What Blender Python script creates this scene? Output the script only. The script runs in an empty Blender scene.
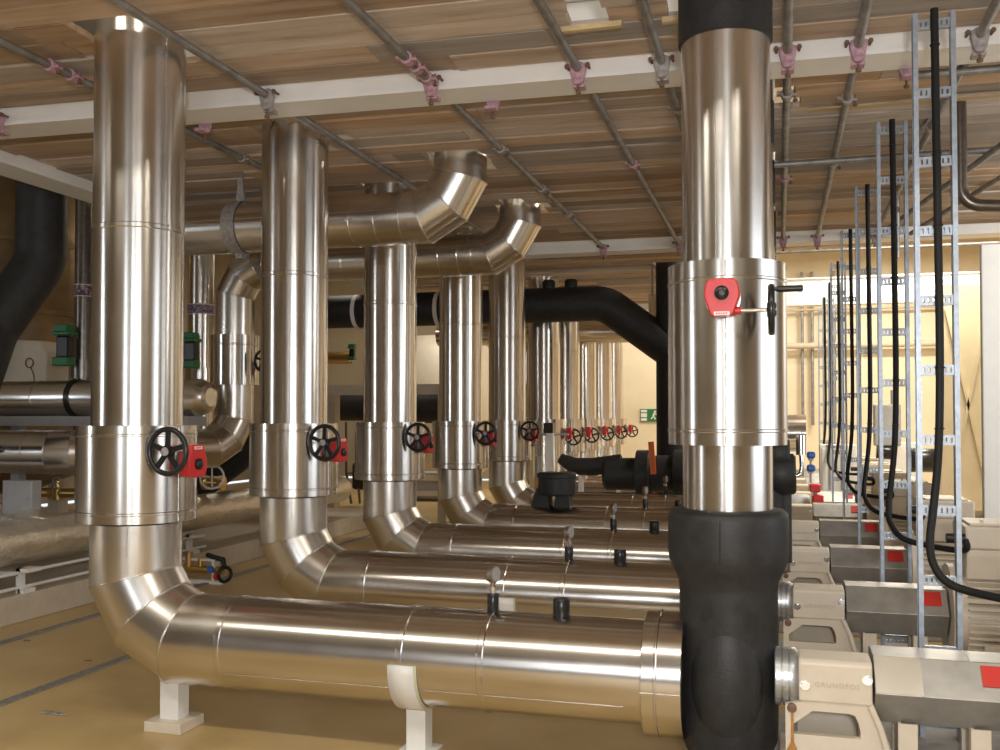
import bpy, bmesh, math, random
from math import pi, sin, cos, tan, radians
from mathutils import Vector, Matrix

random.seed(7)
sc = bpy.context.scene
COL = sc.collection
V = Vector

# ------------------------------------------------------------------ camera
FPX, YAW, PITCH, SHIFT, EYE = 972.0, radians(16.0), radians(1.4), 0.018, V((0, 0, 1.6))
FW = V((-sin(YAW) * cos(PITCH), cos(YAW) * cos(PITCH), sin(PITCH)))
RT = V((cos(YAW), sin(YAW), 0))
UP = RT.cross(FW)
cd = bpy.data.cameras.new('camera')
cam = bpy.data.objects.new('camera', cd)
COL.objects.link(cam)
M = Matrix((RT, UP, -FW)).transposed().to_4x4()
M.translation = EYE
cam.matrix_world = M
cd.sensor_fit = 'HORIZONTAL'
cd.sensor_width = 36.0
cd.lens = 36.0 * FPX / 1000
cd.shift_y = SHIFT
cd.clip_end = 200
sc.camera = cam


def ray(u, v):
    return FW * FPX + RT * (u - 500) - UP * (v - 375 - SHIFT * 1000)


def at_Y(u, v, Y):
    d = ray(u, v)
    return EYE + d * (Y / d.y)


def at_X(u, v, X):
    d = ray(u, v)
    return EYE + d * (X / d.x)


def at_Z(u, v, Z):
    d = ray(u, v)
    return EYE + d * ((Z - EYE.z) / d.z)


# ------------------------------------------------------------------ materials
MATS = {}


def mat(name, rgb, rough=.5, metal=0., noise=0., nscale=8., stretch=(1, 1, 1), bump=0., bscale=60., rand=0., spec=.5, ramp=None, rvar=0.):
    m = bpy.data.materials.new(name)
    m.use_nodes = True
    nt = m.node_tree
    b = nt.nodes['Principled BSDF']
    b.inputs['Base Color'].default_value = (*rgb, 1)
    b.inputs['Roughness'].default_value = rough
    b.inputs['Metallic'].default_value = metal
    b.inputs['Specular IOR Level'].default_value = spec
    N, L = nt.nodes.new, nt.links.new
    tc = N('ShaderNodeTexCoord')
    mp = N('ShaderNodeMapping')
    mp.inputs['Scale'].default_value = stretch
    L(tc.outputs['Object'], mp.inputs['Vector'])
    if noise or ramp or rvar:
        n = N('ShaderNodeTexNoise')
        n.inputs['Scale'].default_value = nscale
        n.inputs['Detail'].default_value = 6
        n.inputs['Roughness'].default_value = .6
        L(mp.outputs[0], n.inputs['Vector'])
        cr = N('ShaderNodeValToRGB')
        if ramp:
            cr.color_ramp.elements[0].position = ramp[0][0]
            cr.color_ramp.elements[0].color = (*ramp[0][1], 1)
            cr.color_ramp.elements[1].position = ramp[-1][0]
            cr.color_ramp.elements[1].color = (*ramp[-1][1], 1)
            for p, c in ramp[1:-1]:
                e = cr.color_ramp.elements.new(p)
                e.color = (*c, 1)
        else:
            cr.color_ramp.elements[0].position = .3
            cr.color_ramp.elements[1].position = .7
            cr.color_ramp.elements[0].color = (*[c * (1 - noise) for c in rgb], 1)
            cr.color_ramp.elements[1].color = (*[min(1, c * (1 + noise)) for c in rgb], 1)
        L(n.outputs['Fac'], cr.inputs[0])
        L(cr.outputs[0], b.inputs['Base Color'])
        if rvar:
            mr = N('ShaderNodeMapRange')
            mr.inputs['From Min'].default_value = .3
            mr.inputs['From Max'].default_value = .7
            mr.inputs['To Min'].default_value = rough - rvar
            mr.inputs['To Max'].default_value = rough + rvar
            L(n.outputs['Fac'], mr.inputs['Value'])
            L(mr.outputs[0], b.inputs['Roughness'])
        if rand:
            oi = N('ShaderNodeObjectInfo')
            hs = N('ShaderNodeHueSaturation')
            mr = N('ShaderNodeMapRange')
            mr.inputs['To Min'].default_value = 1 - rand
            mr.inputs['To Max'].default_value = 1 + rand
            L(oi.outputs['Random'], mr.inputs['Value'])
            L(mr.outputs[0], hs.inputs['Value'])
            ms = N('ShaderNodeMath')
            ms.operation = 'MULTIPLY_ADD'
            fr = N('ShaderNodeMath')
            fr.operation = 'FRACT'
            mu = N('ShaderNodeMath')
            mu.operation = 'MULTIPLY'
            mu.inputs[1].default_value = 7.31
            L(oi.outputs['Random'], mu.inputs[0])
            L(mu.outputs[0], fr.inputs[0])
            L(fr.outputs[0], ms.inputs[0])
            ms.inputs[1].default_value = .95
            ms.inputs[2].default_value = .45
            L(ms.outputs[0], hs.inputs['Saturation'])
            L(cr.outputs[0], hs.inputs['Color'])
            L(hs.outputs[0], b.inputs['Base Color'])
            # every board has its own grain: move the noise by the object's random number
            va = N('ShaderNodeVectorMath')
            va.operation = 'ADD'
            cx = N('ShaderNodeCombineXYZ')
            m2 = N('ShaderNodeMath')
            m2.operation = 'MULTIPLY'
            m2.inputs[1].default_value = 50
            L(oi.outputs['Random'], m2.inputs[0])
            L(m2.outputs[0], cx.inputs[1])
            L(mp.outputs[0], va.inputs[0])
            L(cx.outputs[0], va.inputs[1])
            L(va.outputs[0], n.inputs['Vector'])
    if bump:
        nb = N('ShaderNodeTexNoise')
        nb.inputs['Scale'].default_value = bscale
        nb.inputs['Detail'].default_value = 3
        L(mp.outputs[0], nb.inputs['Vector'])
        bp = N('ShaderNodeBump')
        bp.inputs['Strength'].default_value = bump
        bp.inputs['Distance'].default_value = .01
        L(nb.outputs['Fac'], bp.inputs['Height'])
        L(bp.outputs[0], b.inputs['Normal'])
    MATS[name] = m
    return m


ALU = mat('aluminium_cladding', (.74, .71, .67), .25, 1., noise=.05, nscale=3., rvar=.03)


def brushed(name, ax):
    m = mat(name, (.70, .665, .62), .23, 1., noise=.05, nscale=2.5, rvar=.02)
    nt = m.node_tree
    tg = nt.nodes.new('ShaderNodeTangent')
    tg.direction_type = 'RADIAL'
    tg.axis = ax
    b = nt.nodes['Principled BSDF']
    b.inputs['Anisotropic'].default_value = .72
    b.inputs['Anisotropic Rotation'].default_value = .25
    nt.links.new(tg.outputs[0], b.inputs['Tangent'])
    return m


ALUZ = brushed('aluminium_cladding_upright', 'Z')
ALUX = brushed('aluminium_cladding_level', 'X')
ALU_D = mat('dull_aluminium_sheet', (.42, .41, .39), .42, .7, noise=.18, nscale=5., bump=.05, bscale=120)
GALV = mat('galvanised_steel', (.40, .45, .52), .42, .65, noise=.18, nscale=30.)
TUBE = mat('scaffold_tube_steel', (.30, .29, .28), .5, .6, noise=.3, nscale=9., bump=.1, bscale=50)
PINK = mat('faded_pink_paint', (.50, .30, .36), .6, .1, noise=.35, nscale=40.)
RUST = mat('rusty_steel', (.22, .13, .09), .7, .3, noise=.4, nscale=30.)
CLAMPG = mat('weathered_zinc', (.40, .37, .36), .6, .4, noise=.3, nscale=40.)
BLACK = mat('black_rubber_insulation', (.019, .019, .020), .52, 0., noise=.35, nscale=14., bump=.15, bscale=90, spec=.45)
BLACKP = mat('black_plastic', (.012, .012, .013), .3)
BLACKC = mat('black_cable_sheath', (.014, .014, .014), .6, spec=.3)
RED = mat('red_gearbox_paint', (.56, .025, .03), .38, noise=.12, nscale=25.)
REDS = mat('red_sticker', (.62, .03, .02), .5)
ORANGE = mat('orange_lever_paint', (.85, .17, .02), .4)
WHITE = mat('white_paint', (.78, .77, .74), .45, noise=.04, nscale=4.)
BEAMW = mat('beam_white_paint', (.88, .87, .85), .42, noise=.04, nscale=3.)
CREAM = mat('cream_pump_paint', (.66, .58, .47), .42, noise=.05, nscale=9.)
CREAML = mat('cream_pump_paint_letters', (.52, .45, .36), .5)
BEIGEW = mat('beige_wall_paint', (.74, .65, .48), .7, noise=.05, nscale=2.)
SLAB = mat('ceiling_slab_paint', (.62, .58, .50), .8, noise=.05, nscale=2.)
PLINTH = mat('plinth_concrete_paint', (.42, .40, .37), .6, noise=.12, nscale=10., bump=.1, bscale=40)
KERB = mat('kerb_beige_paint', (.56, .48, .38), .6, noise=.08, nscale=8.)
STEELD = mat('dark_bare_steel', (.20, .18, .16), .3, .9, noise=.2, nscale=20.)
CHROME = mat('bright_bolt_steel', (.85, .85, .86), .16, 1.)
SPACER = mat('machined_cast_iron', (.48, .50, .52), .38, .8, noise=.2, nscale=16., stretch=(1, 1, 6))
FOIL = mat('crinkled_foil', (.86, .80, .70), .3, .8, noise=.1, nscale=10., bump=1.0, bscale=30)
STRIP = mat('grey_floor_strip', (.26, .25, .24), .6, .2, noise=.3, nscale=30., bump=.2, bscale=80)
WOODP = mat('pale_timber', (.55, .42, .24), .7, noise=.15, nscale=14., stretch=(1, 6, 6))
GAUGEC = mat('gauge_case_steel', (.30, .24, .19), .35, .8)
GREEN = mat('green_plastic', (.02, .17, .05), .4)
SIGNG = mat('sign_green', (.02, .17, .07), .5)
SIGNW = mat('sign_white', (.75, .75, .70), .5)
BLUE = mat('blue_plastic', (.03, .15, .50), .4)
PURP = mat('purple_label_print', (.16, .09, .15), .5, nscale=38., ramp=[(.46, (.10, .05, .10)), (.56, (.42, .32, .38))])
BRASS = mat('brass', (.62, .42, .16), .3, 1.)
GASK = mat('saddle_gasket', (.62, .60, .40), .7)
PAPER = mat('white_label', (.8, .78, .75), .6)
SCRAP = mat('grey_scrap', (.30, .28, .27), .8, noise=.3, nscale=40.)
RUSTST = mat('rust_stain', (.42, .20, .05), .8, noise=.3, nscale=30.)
PCB = mat('grey_enclosure_paint', (.36, .36, .37), .55, noise=.1, nscale=6.)
BOARD = mat('weathered_board', (.4, .3, .2), .75, ramp=[(.25, (.29, .205, .15)), (.42, (.46, .345, .255)), (.6, (.54, .425, .33)), (.78, (.62, .54, .45))],
            nscale=1.6, stretch=(.8, 9, 9), bump=.25, bscale=14, rand=.36)
FLOOR = mat('ochre_floor_paint', (.46, .32, .13), .38, ramp=[(.25, (.44, .30, .13)), (.5, (.56, .40, .18)), (.75, (.66, .49, .25))], nscale=1.3, bump=.04, bscale=60, rvar=.08)
TANKM = mat('aged_tank_cladding', (.30, .22, .13), .3, 1., noise=.25, nscale=3.)
TARP = mat('yellowed_panel', (.78, .66, .42), .6, noise=.08, nscale=2.)
REARW = mat('rear_wall_paint', (.40, .33, .25), .8, noise=.1, nscale=2.)
GLOWP = mat('window_pane', (.9, .9, .9), .4)


def emat(name, rgb, s):
    m = bpy.data.materials.new(name)
    m.use_nodes = True
    b = m.node_tree.nodes['Principled BSDF']
    b.inputs['Emission Color'].default_value = (*rgb, 1)
    b.inputs['Emission Strength'].default_value = s
    b.inputs['Base Color'].default_value = (.8, .8, .8, 1)
    return m


# ------------------------------------------------------------------ mesh builder
class MB:
    def __init__(self):
        self.bm = bmesh.new()

    def loft(self, rings, closed=True, caps=True, loop=False, sharp=()):
        bm = self.bm
        R = [[bm.verts.new(p) for p in r] for r in rings]
        n = len(R[0])
        idx = list(range(len(R) - 1))
        pairs = [(R[i], R[i + 1]) for i in idx]
        if loop:
            pairs.append((R[-1], R[0]))
        for a, b in pairs:
            for k in range(n if closed else n - 1):
                k2 = (k + 1) % n
                f = bm.faces.new((a[k], a[k2], b[k2], b[k]))
                f.smooth = True
        if caps and not loop:
            f = bm.faces.new(list(reversed(R[0])))
            f2 = bm.faces.new(R[-1])
            sharp = set(sharp) | {0, len(R) - 1}
        for i in sharp:
            r = R[i]
            for k in range(n):
                e = bm.edges.get((r[k], r[(k + 1) % n]))
                if e:
                    e.smooth = False
        return R

    def tube(self, pts, r, seg=32, caps=True, mitre_sharp=True, radii=None):
        pts = [V(p) for p in pts]
        ds = [(pts[i + 1] - pts[i]).normalized() for i in range(len(pts) - 1)]
        d0 = ds[0]
        a = d0.orthogonal().normalized() if abs(d0.z) < .99 else V((1, 0, 0))
        a = (a - d0 * a.dot(d0)).normalized()
        b = d0.cross(a)
        ring = [pts[0] + a * (r * cos(2 * pi * k / seg)) + b * (r * sin(2 * pi * k / seg)) for k in range(seg)]
        rings = [ring]
        for i in range(1, len(pts)):
            d = ds[i - 1]
            nrm = (d + ds[i]).normalized() if i < len(ds) else d
            out = []
            for q in rings[-1]:
                t = (pts[i] - q).dot(nrm) / d.dot(nrm)
                out.append(q + d * t)
            rings.append(out)
        if radii:
            rings = [[p + (q - p) * (radii[i] / r) for q in rg] for i, (p, rg) in enumerate(zip(pts, rings))]
        self.loft(rings, caps=caps, sharp=range(1, len(rings) - 1) if mitre_sharp else ())
        return rings

    def loop_tube(self, pts, r, seg=6):
        n = len(pts)
        c = sum((V(p) for p in pts), V()) / n
        rings = []
        for i in range(n):
            t = (V(pts[(i + 1) % n]) - V(pts[i - 1])).normalized()
            o = (V(pts[i]) - c)
            o = (o - t * o.dot(t)).normalized()
            b = t.cross(o)
            rings.append([V(pts[i]) + o * (r * cos(2 * pi * k / seg)) + b * (r * sin(2 * pi * k / seg)) for k in range(seg)])
        self.loft(rings, loop=True)

    def circ(self, c, d, r, seg=40):
        c, d = V(c), V(d).normalized()
        a = d.orthogonal().normalized()
        b = d.cross(a)
        return [c + a * (r * cos(2 * pi * k / seg)) + b * (r * sin(2 * pi * k / seg)) for k in range(seg)]

    def torus(self, c, d, R, r, seg=40, sec=10):
        self.loop_tube(self.circ(c, d, R, seg), r, sec)

    def cyl(self, a, b, r, seg=24, r2=None, bev=0.):
        a, b = V(a), V(b)
        d = (b - a).normalized()
        r2 = r if r2 is None else r2
        if bev:
            self.lathe([(r - bev, 0), (r, bev), (r2, (b - a).length - bev), (r2 - bev, (b - a).length)], a, d, seg, sharp=())
        else:
            self.lathe([(r, 0), (r2, (b - a).length)], a, d, seg)

    def lathe(self, prof, origin=(0, 0, 0), axis=(0, 0, 1), seg=40, caps=True, sharp=None):
        o, d = V(origin), V(axis).normalized()
        rings = [self.circ(o + d * z, d, max(r, 1e-4), seg) for r, z in prof]
        if sharp is None:
            sharp = []
            for i in range(1, len(prof) - 1):
                v1 = V((prof[i][0] - prof[i - 1][0], prof[i][1] - prof[i - 1][1]))
                v2 = V((prof[i + 1][0] - prof[i][0], prof[i + 1][1] - prof[i][1]))
                if v1.length > 1e-6 and v2.length > 1e-6 and v1.normalized().dot(v2.normalized()) < .8:
                    sharp.append(i)
        self.loft(rings, caps=caps, sharp=sharp)

    def box(self, c, s, bev=0., rot=None):
        bm2 = bmesh.new()
        bmesh.ops.create_cube(bm2, size=1)
        bmesh.ops.scale(bm2, vec=V(s), verts=bm2.verts)
        if bev:
            bmesh.ops.bevel(bm2, geom=list(bm2.edges), offset=bev, segments=2, affect='EDGES', profile=.5)
        if rot:
            bmesh.ops.rotate(bm2, matrix=rot, verts=bm2.verts)
        bmesh.ops.translate(bm2, vec=V(c), verts=bm2.verts)
        self.merge(bm2)

    def bx(self, x0, x1, y0, y1, z0, z1, bev=0.):
        self.box(((x0 + x1) / 2, (y0 + y1) / 2, (z0 + z1) / 2), (x1 - x0, y1 - y0, z1 - z0), bev)

    def bar(self, a, b, w, h):
        a, b = V(a), V(b)
        d = b - a
        rot = d.to_track_quat('X', 'Z').to_matrix()
        self.box((a + b) / 2, (d.length, w, h), 0, rot)

    def prism(self, poly, axis, d0, d1, bev=0.):
        """poly: 2-D outline; axis 'x': (y,z), 'y': (x,z), 'z': (x,y)"""
        def P(p, d):
            return V((d, p[0], p[1])) if axis == 'x' else V((p[0], d, p[1])) if axis == 'y' else V((p[0], p[1], d))
        bm2 = bmesh.new()
        A = [bm2.verts.new(P(p, d0)) for p in poly]
        B = [bm2.verts.new(P(p, d1)) for p in poly]
        n = len(poly)
        bm2.faces.new(A)
        bm2.faces.new(list(reversed(B)))
        for k in range(n):
            bm2.faces.new((A[k], B[k], B[(k + 1) % n], A[(k + 1) % n]))
        bmesh.ops.recalc_face_normals(bm2, faces=bm2.faces)
        if bev:
            bmesh.ops.bevel(bm2, geom=list(bm2.edges), offset=bev, segments=2, affect='EDGES', profile=.5)
        self.merge(bm2)

    def frame(self, outer, inner, axis, d0, d1):
        def P(p, d):
            return V((d, p[0], p[1])) if axis == 'x' else V((p[0], d, p[1])) if axis == 'y' else V((p[0], p[1], d))
        bm = self.bm
        n = len(outer)
        A, B = [bm.verts.new(P(p, d0)) for p in outer], [bm.verts.new(P(p, d0)) for p in inner]
        C, D = [bm.verts.new(P(p, d1)) for p in outer], [bm.verts.new(P(p, d1)) for p in inner]
        for k in range(n):
            j = (k + 1) % n
            for q in ((A[k], A[j], B[j], B[k]), (C[k], D[k], D[j], C[j]), (A[k], C[k], C[j], A[j]), (B[k], B[j], D[j], D[k])):
                bm.faces.new(q)

    def merge(self, bm2):
        me = bpy.data.meshes.new('tmp')
        bm2.to_mesh(me)
        bm2.free()
        self.bm.from_mesh(me)
        bpy.data.meshes.remove(me)

    def build(self, name, m, parent=None, loc=None):
        bmesh.ops.recalc_face_normals(self.bm, faces=self.bm.faces)
        me = bpy.data.meshes.new(name)
        self.bm.to_mesh(me)
        self.bm.free()
        me.materials.append(m)
        o = bpy.data.objects.new(name, me)
        COL.objects.link(o)
        if parent is not None:
            o.parent = parent
        if loc is not None:
            o.location = loc
        return o


def tag(o, label=None, cat=None, group=None, kind=None):
    if label:
        o['label'] = label
    if cat:
        o['category'] = cat
    if group:
        o['group'] = group
    if kind:
        o['kind'] = kind
    return o


def thing(name, label, cat, loc=(0, 0, 0), rz=0., group=None):
    o = bpy.data.objects.new(name, None)
    o.empty_display_size = .1
    COL.objects.link(o)
    o.location = loc
    o.rotation_euler = (0, 0, rz)
    return tag(o, label, cat, group)


KIDS = {}


def dup(root, loc, rz=None, label=None):
    kids = {}
    for o in bpy.data.objects:
        if o.parent is not None:
            kids.setdefault(o.parent, []).append(o)

    def cp(o, parent):
        c = o.copy()
        COL.objects.link(c)
        c.parent = parent
        for k in kids.get(o, []):
            cp(k, c)
        return c
    c = cp(root, None)
    c.location = loc
    if rz is not None:
        c.rotation_euler = (0, 0, rz)
    if label:
        c['label'] = label
    return c


def fillet(pts, R, n):
    """round the inner corners of a polyline with n mitred gores (tangent polygon)"""
    pts = [V(p) for p in pts]
    out = [pts[0]]
    for i in range(1, len(pts) - 1):
        a, b, c = pts[i - 1], pts[i], pts[i + 1]
        d1, d2 = (b - a).normalized(), (c - b).normalized()
        th = d1.angle(d2)
        if th < 1e-3:
            continue
        t = R * tan(th / 2)
        axis = d1.cross(d2).normalized()
        toc = axis.cross(d1).normalized()
        cen = b - d1 * t + toc * R
        rr = R / cos(th / (2 * n))
        for k in range(n):
            ang = (k + .5) * th / n
            out.append(cen + (-toc * cos(ang) + d1 * sin(ang)) * rr)
    out.append(pts[-1])
    return out


def seam(mb, c, d, r, t=.005):
    mb.torus(c, d, r, t, seg=48, sec=6)


def rivets(mb, a, b, n, out, r=.004):
    a, b = V(a), V(b)
    for k in range(n):
        p = a + (b - a) * ((k + .5) / n)
        mb.cyl(p - V(out) * .002, p + V(out) * .003, r, 6)


def struct(name, mb, m):
    o = mb.build(name, m)
    o['kind'] = 'structure'
    return o


ORD = ['nearest', 'second', 'third', 'fourth', 'fifth', 'sixth', 'seventh', 'eighth', 'ninth', 'farthest']
ROWS = [4.55, 6.33, 8.13, 10.15, 12.05]
FARROWS = [14.1, 15.6, 17.1, 18.7, 20.2]
XR, XP = -3.36, -.2265
RP = .2375
ZA = .42
DECK = 3.64
FZ = -.05
TILT = radians(2.5)
PIV = V((-3.5, 5.35, 0))


def skew(p, inv=False):
    return PIV + Matrix.Rotation(-TILT if inv else TILT, 3, 'Z') @ (V(p) - PIV)

# ------------------------------------------------------------------ setting
b = MB(); b.bx(-13, 7, -6, 24.2, -.25, FZ); struct('floor', b, FLOOR)
b = MB(); b.bx(-13, 7, -6, 24.2, 5.6, 5.8); struct('ceiling', b, SLAB)
b = MB(); b.bx(-13, 7, 24, 24.2, 0, 5.6); struct('wall_back', b, BEIGEW)
b = MB(); b.bx(-13.2, -13, -6, 24.2, 0, 5.6); struct('wall_left', b, REARW)
# wall on the right with a tall daylight opening, and the wall behind the viewer with windows
b = MB(); b.bx(7, 7.2, -6, 1.0, 0, 5.6); b.bx(7, 7.2, 7.5, 24.2, 0, 5.6); b.bx(7, 7.2, 1.0, 7.5, 0, .9); b.bx(7, 7.2, 1.0, 7.5, 3.6, 5.6); struct('wall_right', b, REARW)
b = MB(); b.bx(-13, -3.4, -6.2, -6, 0, 5.6); b.bx(3.2, 7, -6.2, -6, 0, 5.6); b.bx(-3.4, 3.2, -6.2, -6, 0, .9); b.bx(-3.4, 3.2, -6.2, -6, 3.5, 5.6); b.bx(-.7, .3, -6.2, -6, .9, 3.5)
struct('wall_rear', b, REARW)

# beams that carry the temporary deck
BZ = 3.547
BY = [(5.35, 5.63), (11.3, 11.58), (17.72, 18.0)]
for (y0, y1), nm in zip(BY, ('nearest', 'second', 'farthest')):
    b = MB()
    q = 0 if nm != 'nearest' else PIV.x
    b.bx(-5.7 - q, 6.4 - q, .02, y1 - y0 - .02, BZ + .024, 4.0)
    b.bx(-5.7 - q, 6.4 - q, 0, y1 - y0, BZ, BZ + .024)
    b.bx(-5.7 - q, 6.4 - q, 0, y1 - y0, 4.0, 4.025)
    o = b.build('steel_beam', BEAMW, None, (q, y0, 0))
    if q:
        o.rotation_euler = (0, 0, TILT)
    tag(o, f'white painted steel beam crossing under the board deck, {nm} of the three', 'beam', kind='structure')
b = MB()
b.bx(-6.0, -5.72, 1.5, 21, BZ + .024, 4.0); b.bx(-6.02, -5.7, 1.5, 21, BZ, BZ + .024)
o = b.build('steel_beam', BEAMW)
tag(o, 'white painted steel beam running lengthwise along the left edge of the deck', 'beam', kind='structure')

# kerb under the left plant, and the strips on the floor
b = MB(); b.bx(-9.5, -5.86, 1.5, 14.0, FZ, .17, .008); struct('trim_1', b, KERB)

# ------------------------------------------------------------------ scaffold boards
HOLES = [(XR, y, RP + .012) for y in ROWS + FARROWS] + [(XP, y, .235) for y in ROWS] + [(-2.445, 7.37, .25), (-2.445, 9.25, .24), (-5.35, 7.37, .25)]
HOLES += [(-.93, 4.82, .1), (-.42, 4.82, .1), (.05, 6.55, .1), (-1.4, 13.3, .22)]


def board_label():
    return 'weathered scaffold board of the temporary deck laid overhead'


def row(y0, y1, xa, xb, sk=False):
    cuts = []
    for hx, hy, hr in HOLES:
        if sk:
            q = skew((hx, hy, 0), True)
            hx, hy = q.x, q.y
        dy = max(0, y0 - hy, hy - y1)
        if dy < hr:
            c = math.sqrt(hr * hr - dy * dy)
            cuts.append((hx - c, hx + c))
    x = xa
    first = True
    while x < xb - .2:
        L = 3.9 if not first else random.uniform(1.2, 3.9)
        first = False
        segs = [(x, min(x + L, xb))]
        for c0, c1 in cuts:
            ns = []
            for s0, s1 in segs:
                if c1 <= s0 or c0 >= s1:
                    ns.append((s0, s1))
                else:
                    if c0 - s0 > .12:
                        ns.append((s0, c0))
                    if s1 - c1 > .12:
                        ns.append((c1, s1))
            segs = ns
        for s0, s1 in segs:
            m = MB()
            w = y1 - y0
            dz = random.uniform(0, .022)
            L2 = s1 - s0
            m.bx(-L2 / 2 + .003, L2 / 2 - .003, -w / 2 + .003, w / 2 - .003 - random.uniform(0, .006), 0, .038, .004)
            if s1 - s0 > .5:   # end hoop irons
                for e in (-1, 1):
                    m.bx(*(sorted((e * L2 / 2 - e * .045, e * L2 / 2 - e * .002))), -w / 2 + .001, w / 2 - .001, -.0015, .0395)
            q = V(((s0 + s1) / 2, (y0 + y1) / 2, 0))
            if sk:
                q = skew(q)
            o = m.build('scaffold_board', BOARD, None, (q.x, q.y, DECK + dz))
            if sk:
                o.rotation_euler = (0, 0, TILT)
            tag(o, board_label(), 'board', 'scaffold boards of the overhead deck')
        x += L


def bay(y0, y1, xa, xb, sk=False):
    n = max(1, round((y1 - y0) / .228))
    w = (y1 - y0) / n
    for k in range(n):
        row(y0 + k * w, y0 + (k + 1) * w, xa, xb, sk)


bay(3.05, 5.345, -5.68, 3.6, True)
bay(5.635, 11.0, -5.68, 4.4, True)
bay(11.59, 12.3, -5.68, 4.4)
bay(12.3, 17.71, -5.68, -.15)
bay(18.01, 20.2, -5.68, -.15)

# ------------------------------------------------------------------ scaffold tubes, clamps, couplers
TZ = 3.588
TX = [(-4.99, 'far left'), (-3.95, ''), (-3.03, ''), (-1.97, ''), (-1.09, ''), (-.617, ''), (.06, ''), (.423, ''), (1.02, '')]
TORD = ['outermost on the left', 'second from the left', 'third from the left', 'fourth from the left', 'fifth from the left', 'sixth from the left', 'third from the right', 'second from the right', 'outermost on the right']
TR = .0242


def hollow(m, a, c, r=TR):
    m.tube([a, c], r, 16)


def scaffold_tube(a, c, label):
    a, c = V(a), V(c)
    m = MB()
    hollow(m, V((0, 0, 0)), c - a)
    o = m.build('scaffold_tube', TUBE, None, a)
    tag(o, label, 'scaffold tube', 'scaffold tubes under the deck')
    return o


def beam_clamp(loc, label, m_, rz=0):
    t = thing('beam_clamp', label, 'clamp', loc, rz, 'beam clamps on the tube ends')
    m = MB()
    # local: tube along y arriving from -y at z=0; flange edge at y=0, z=-.052
    m.prism([(-.045, .026), (.045, .026), (.045, -.01), (.032, -.07), (.018, -.09), (-.018, -.09), (-.032, -.07), (-.045, -.01)], 'y', -.055, -.01, .006)
    m.bx(-.034, .034, -.02, .05, -.1, -.078, .004)
    m.torus((0, -.03, 0), (0, 1, 0), .033, .012, 20, 8)
    m.build('jaw', m_, t)
    m = MB()
    m.cyl((0, -.03, -.098), (0, -.03, -.13), .007, 10)
    m.cyl((0, -.03, -.124), (0, -.03, -.14), .016, 6)
    m.build('bolt', RUST, t)
    for s in (-1, 1):
        m = MB()
        m.cyl((s * .06, -.062, .012), (s * .06, .0, .012), .008, 8)
        m.cyl((s * .06, -.066, .012), (s * .06, -.048, .012), .014, 6)
        m.build('side_bolt', RUST, t)
    return t


def coupler(loc, label, m_, rz=0.):
    t = thing('scaffold_coupler', label, 'coupler', loc, rz, 'couplers on the deck tubes')
    m = MB()
    m.lathe([(.029, -.03), (.036, -.026), (.036, .026), (.029, .03)], (0, 0, 0), (0, 1, 0), 18)
    m.box((.045, 0, -.012), (.03, .05, .016), .003)
    m.box((-.045, 0, .004), (.03, .05, .02), .003)
    m.build('band', m_, t)
    m = MB()
    m.cyl((.05, 0, .02), (.05, 0, -.05), .006, 8)
    m.cyl((.05, 0, -.036), (.05, 0, -.05), .014, 6)
    m.build('bolt', RUST, t)
    return t


MC = [PINK, CLAMPG, CLAMPG, PINK, PINK, CLAMPG, PINK, PINK, CLAMPG]
for i, (x, _) in enumerate(TX):
    for k, (ya, yb, nm) in enumerate(((3.1, 5.33 + tan(TILT) * (x + 3.5), 'before the nearest beam'), (5.66 + tan(TILT) * (x + 3.5), 11.28, 'in the second bay'))):
        if k == 1 and i in (0,):
            continue
        scaffold_tube((x, ya, TZ), (x, yb, TZ), f'grey scaffold tube under the deck, {TORD[i]}, {nm}')
        beam_clamp((x, yb + .02, TZ), f'{"pink" if MC[i] is PINK else "grey"} clamp ending the tube {TORD[i]}, {nm}', MC[i])
    if i in (1, 3, 5, 7):
        beam_clamp((x + .28, 5.63 + tan(TILT) * (x + 3.78), TZ), f'clamp on the back edge of the nearest beam beside the tube {TORD[i]}', PINK, pi)
for x, y, m_, w in ((-3.95, 4.55, PINK, 'upper left tube, nearer one'), (-3.95, 4.72, PINK, 'upper left tube beside the nearest pipe, farther one'),
                    (-1.97, 5.0, PINK, 'fourth tube, topmost of the three pink ones'), (-1.97, 5.14, PINK, 'fourth tube, middle of the three pink ones'),
                    (-1.97, 5.32, PINK, 'fourth tube, lowest of the three pink ones'), (-1.97, 6.9, CLAMPG, 'fourth tube just behind the nearest beam'),
                    (-1.97, 8.2, CLAMPG, 'fourth tube halfway along the second bay'), (-1.97, 9.3, CLAMPG, 'fourth tube near the far end of the second bay'),
                    (-3.95, 6.6, CLAMPG, 'tube behind the nearest pipe'), (-.617, 6.3, CLAMPG, 'sixth tube behind the nearest beam'),
                    (-1.09, 7.6, PINK, 'fifth tube in the second bay'), (.06, 6.2, CLAMPG, 'tube right of the tall right pipe behind the beam'),
                    (.06, 8.4, PINK, 'tube right of the tall right pipe in the second bay'), (.423, 6.4, CLAMPG, 'second tube right of the tall right pipe'),
                    (.423, 8.0, CLAMPG, 'second tube right of the tall right pipe, farther one'), (1.02, 7.2, CLAMPG, 'tube above the cable ladders')):
    coupler((x, y, TZ), f'{"pink" if m_ is PINK else "grey"} scaffold coupler on the {w}', m_)
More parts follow.
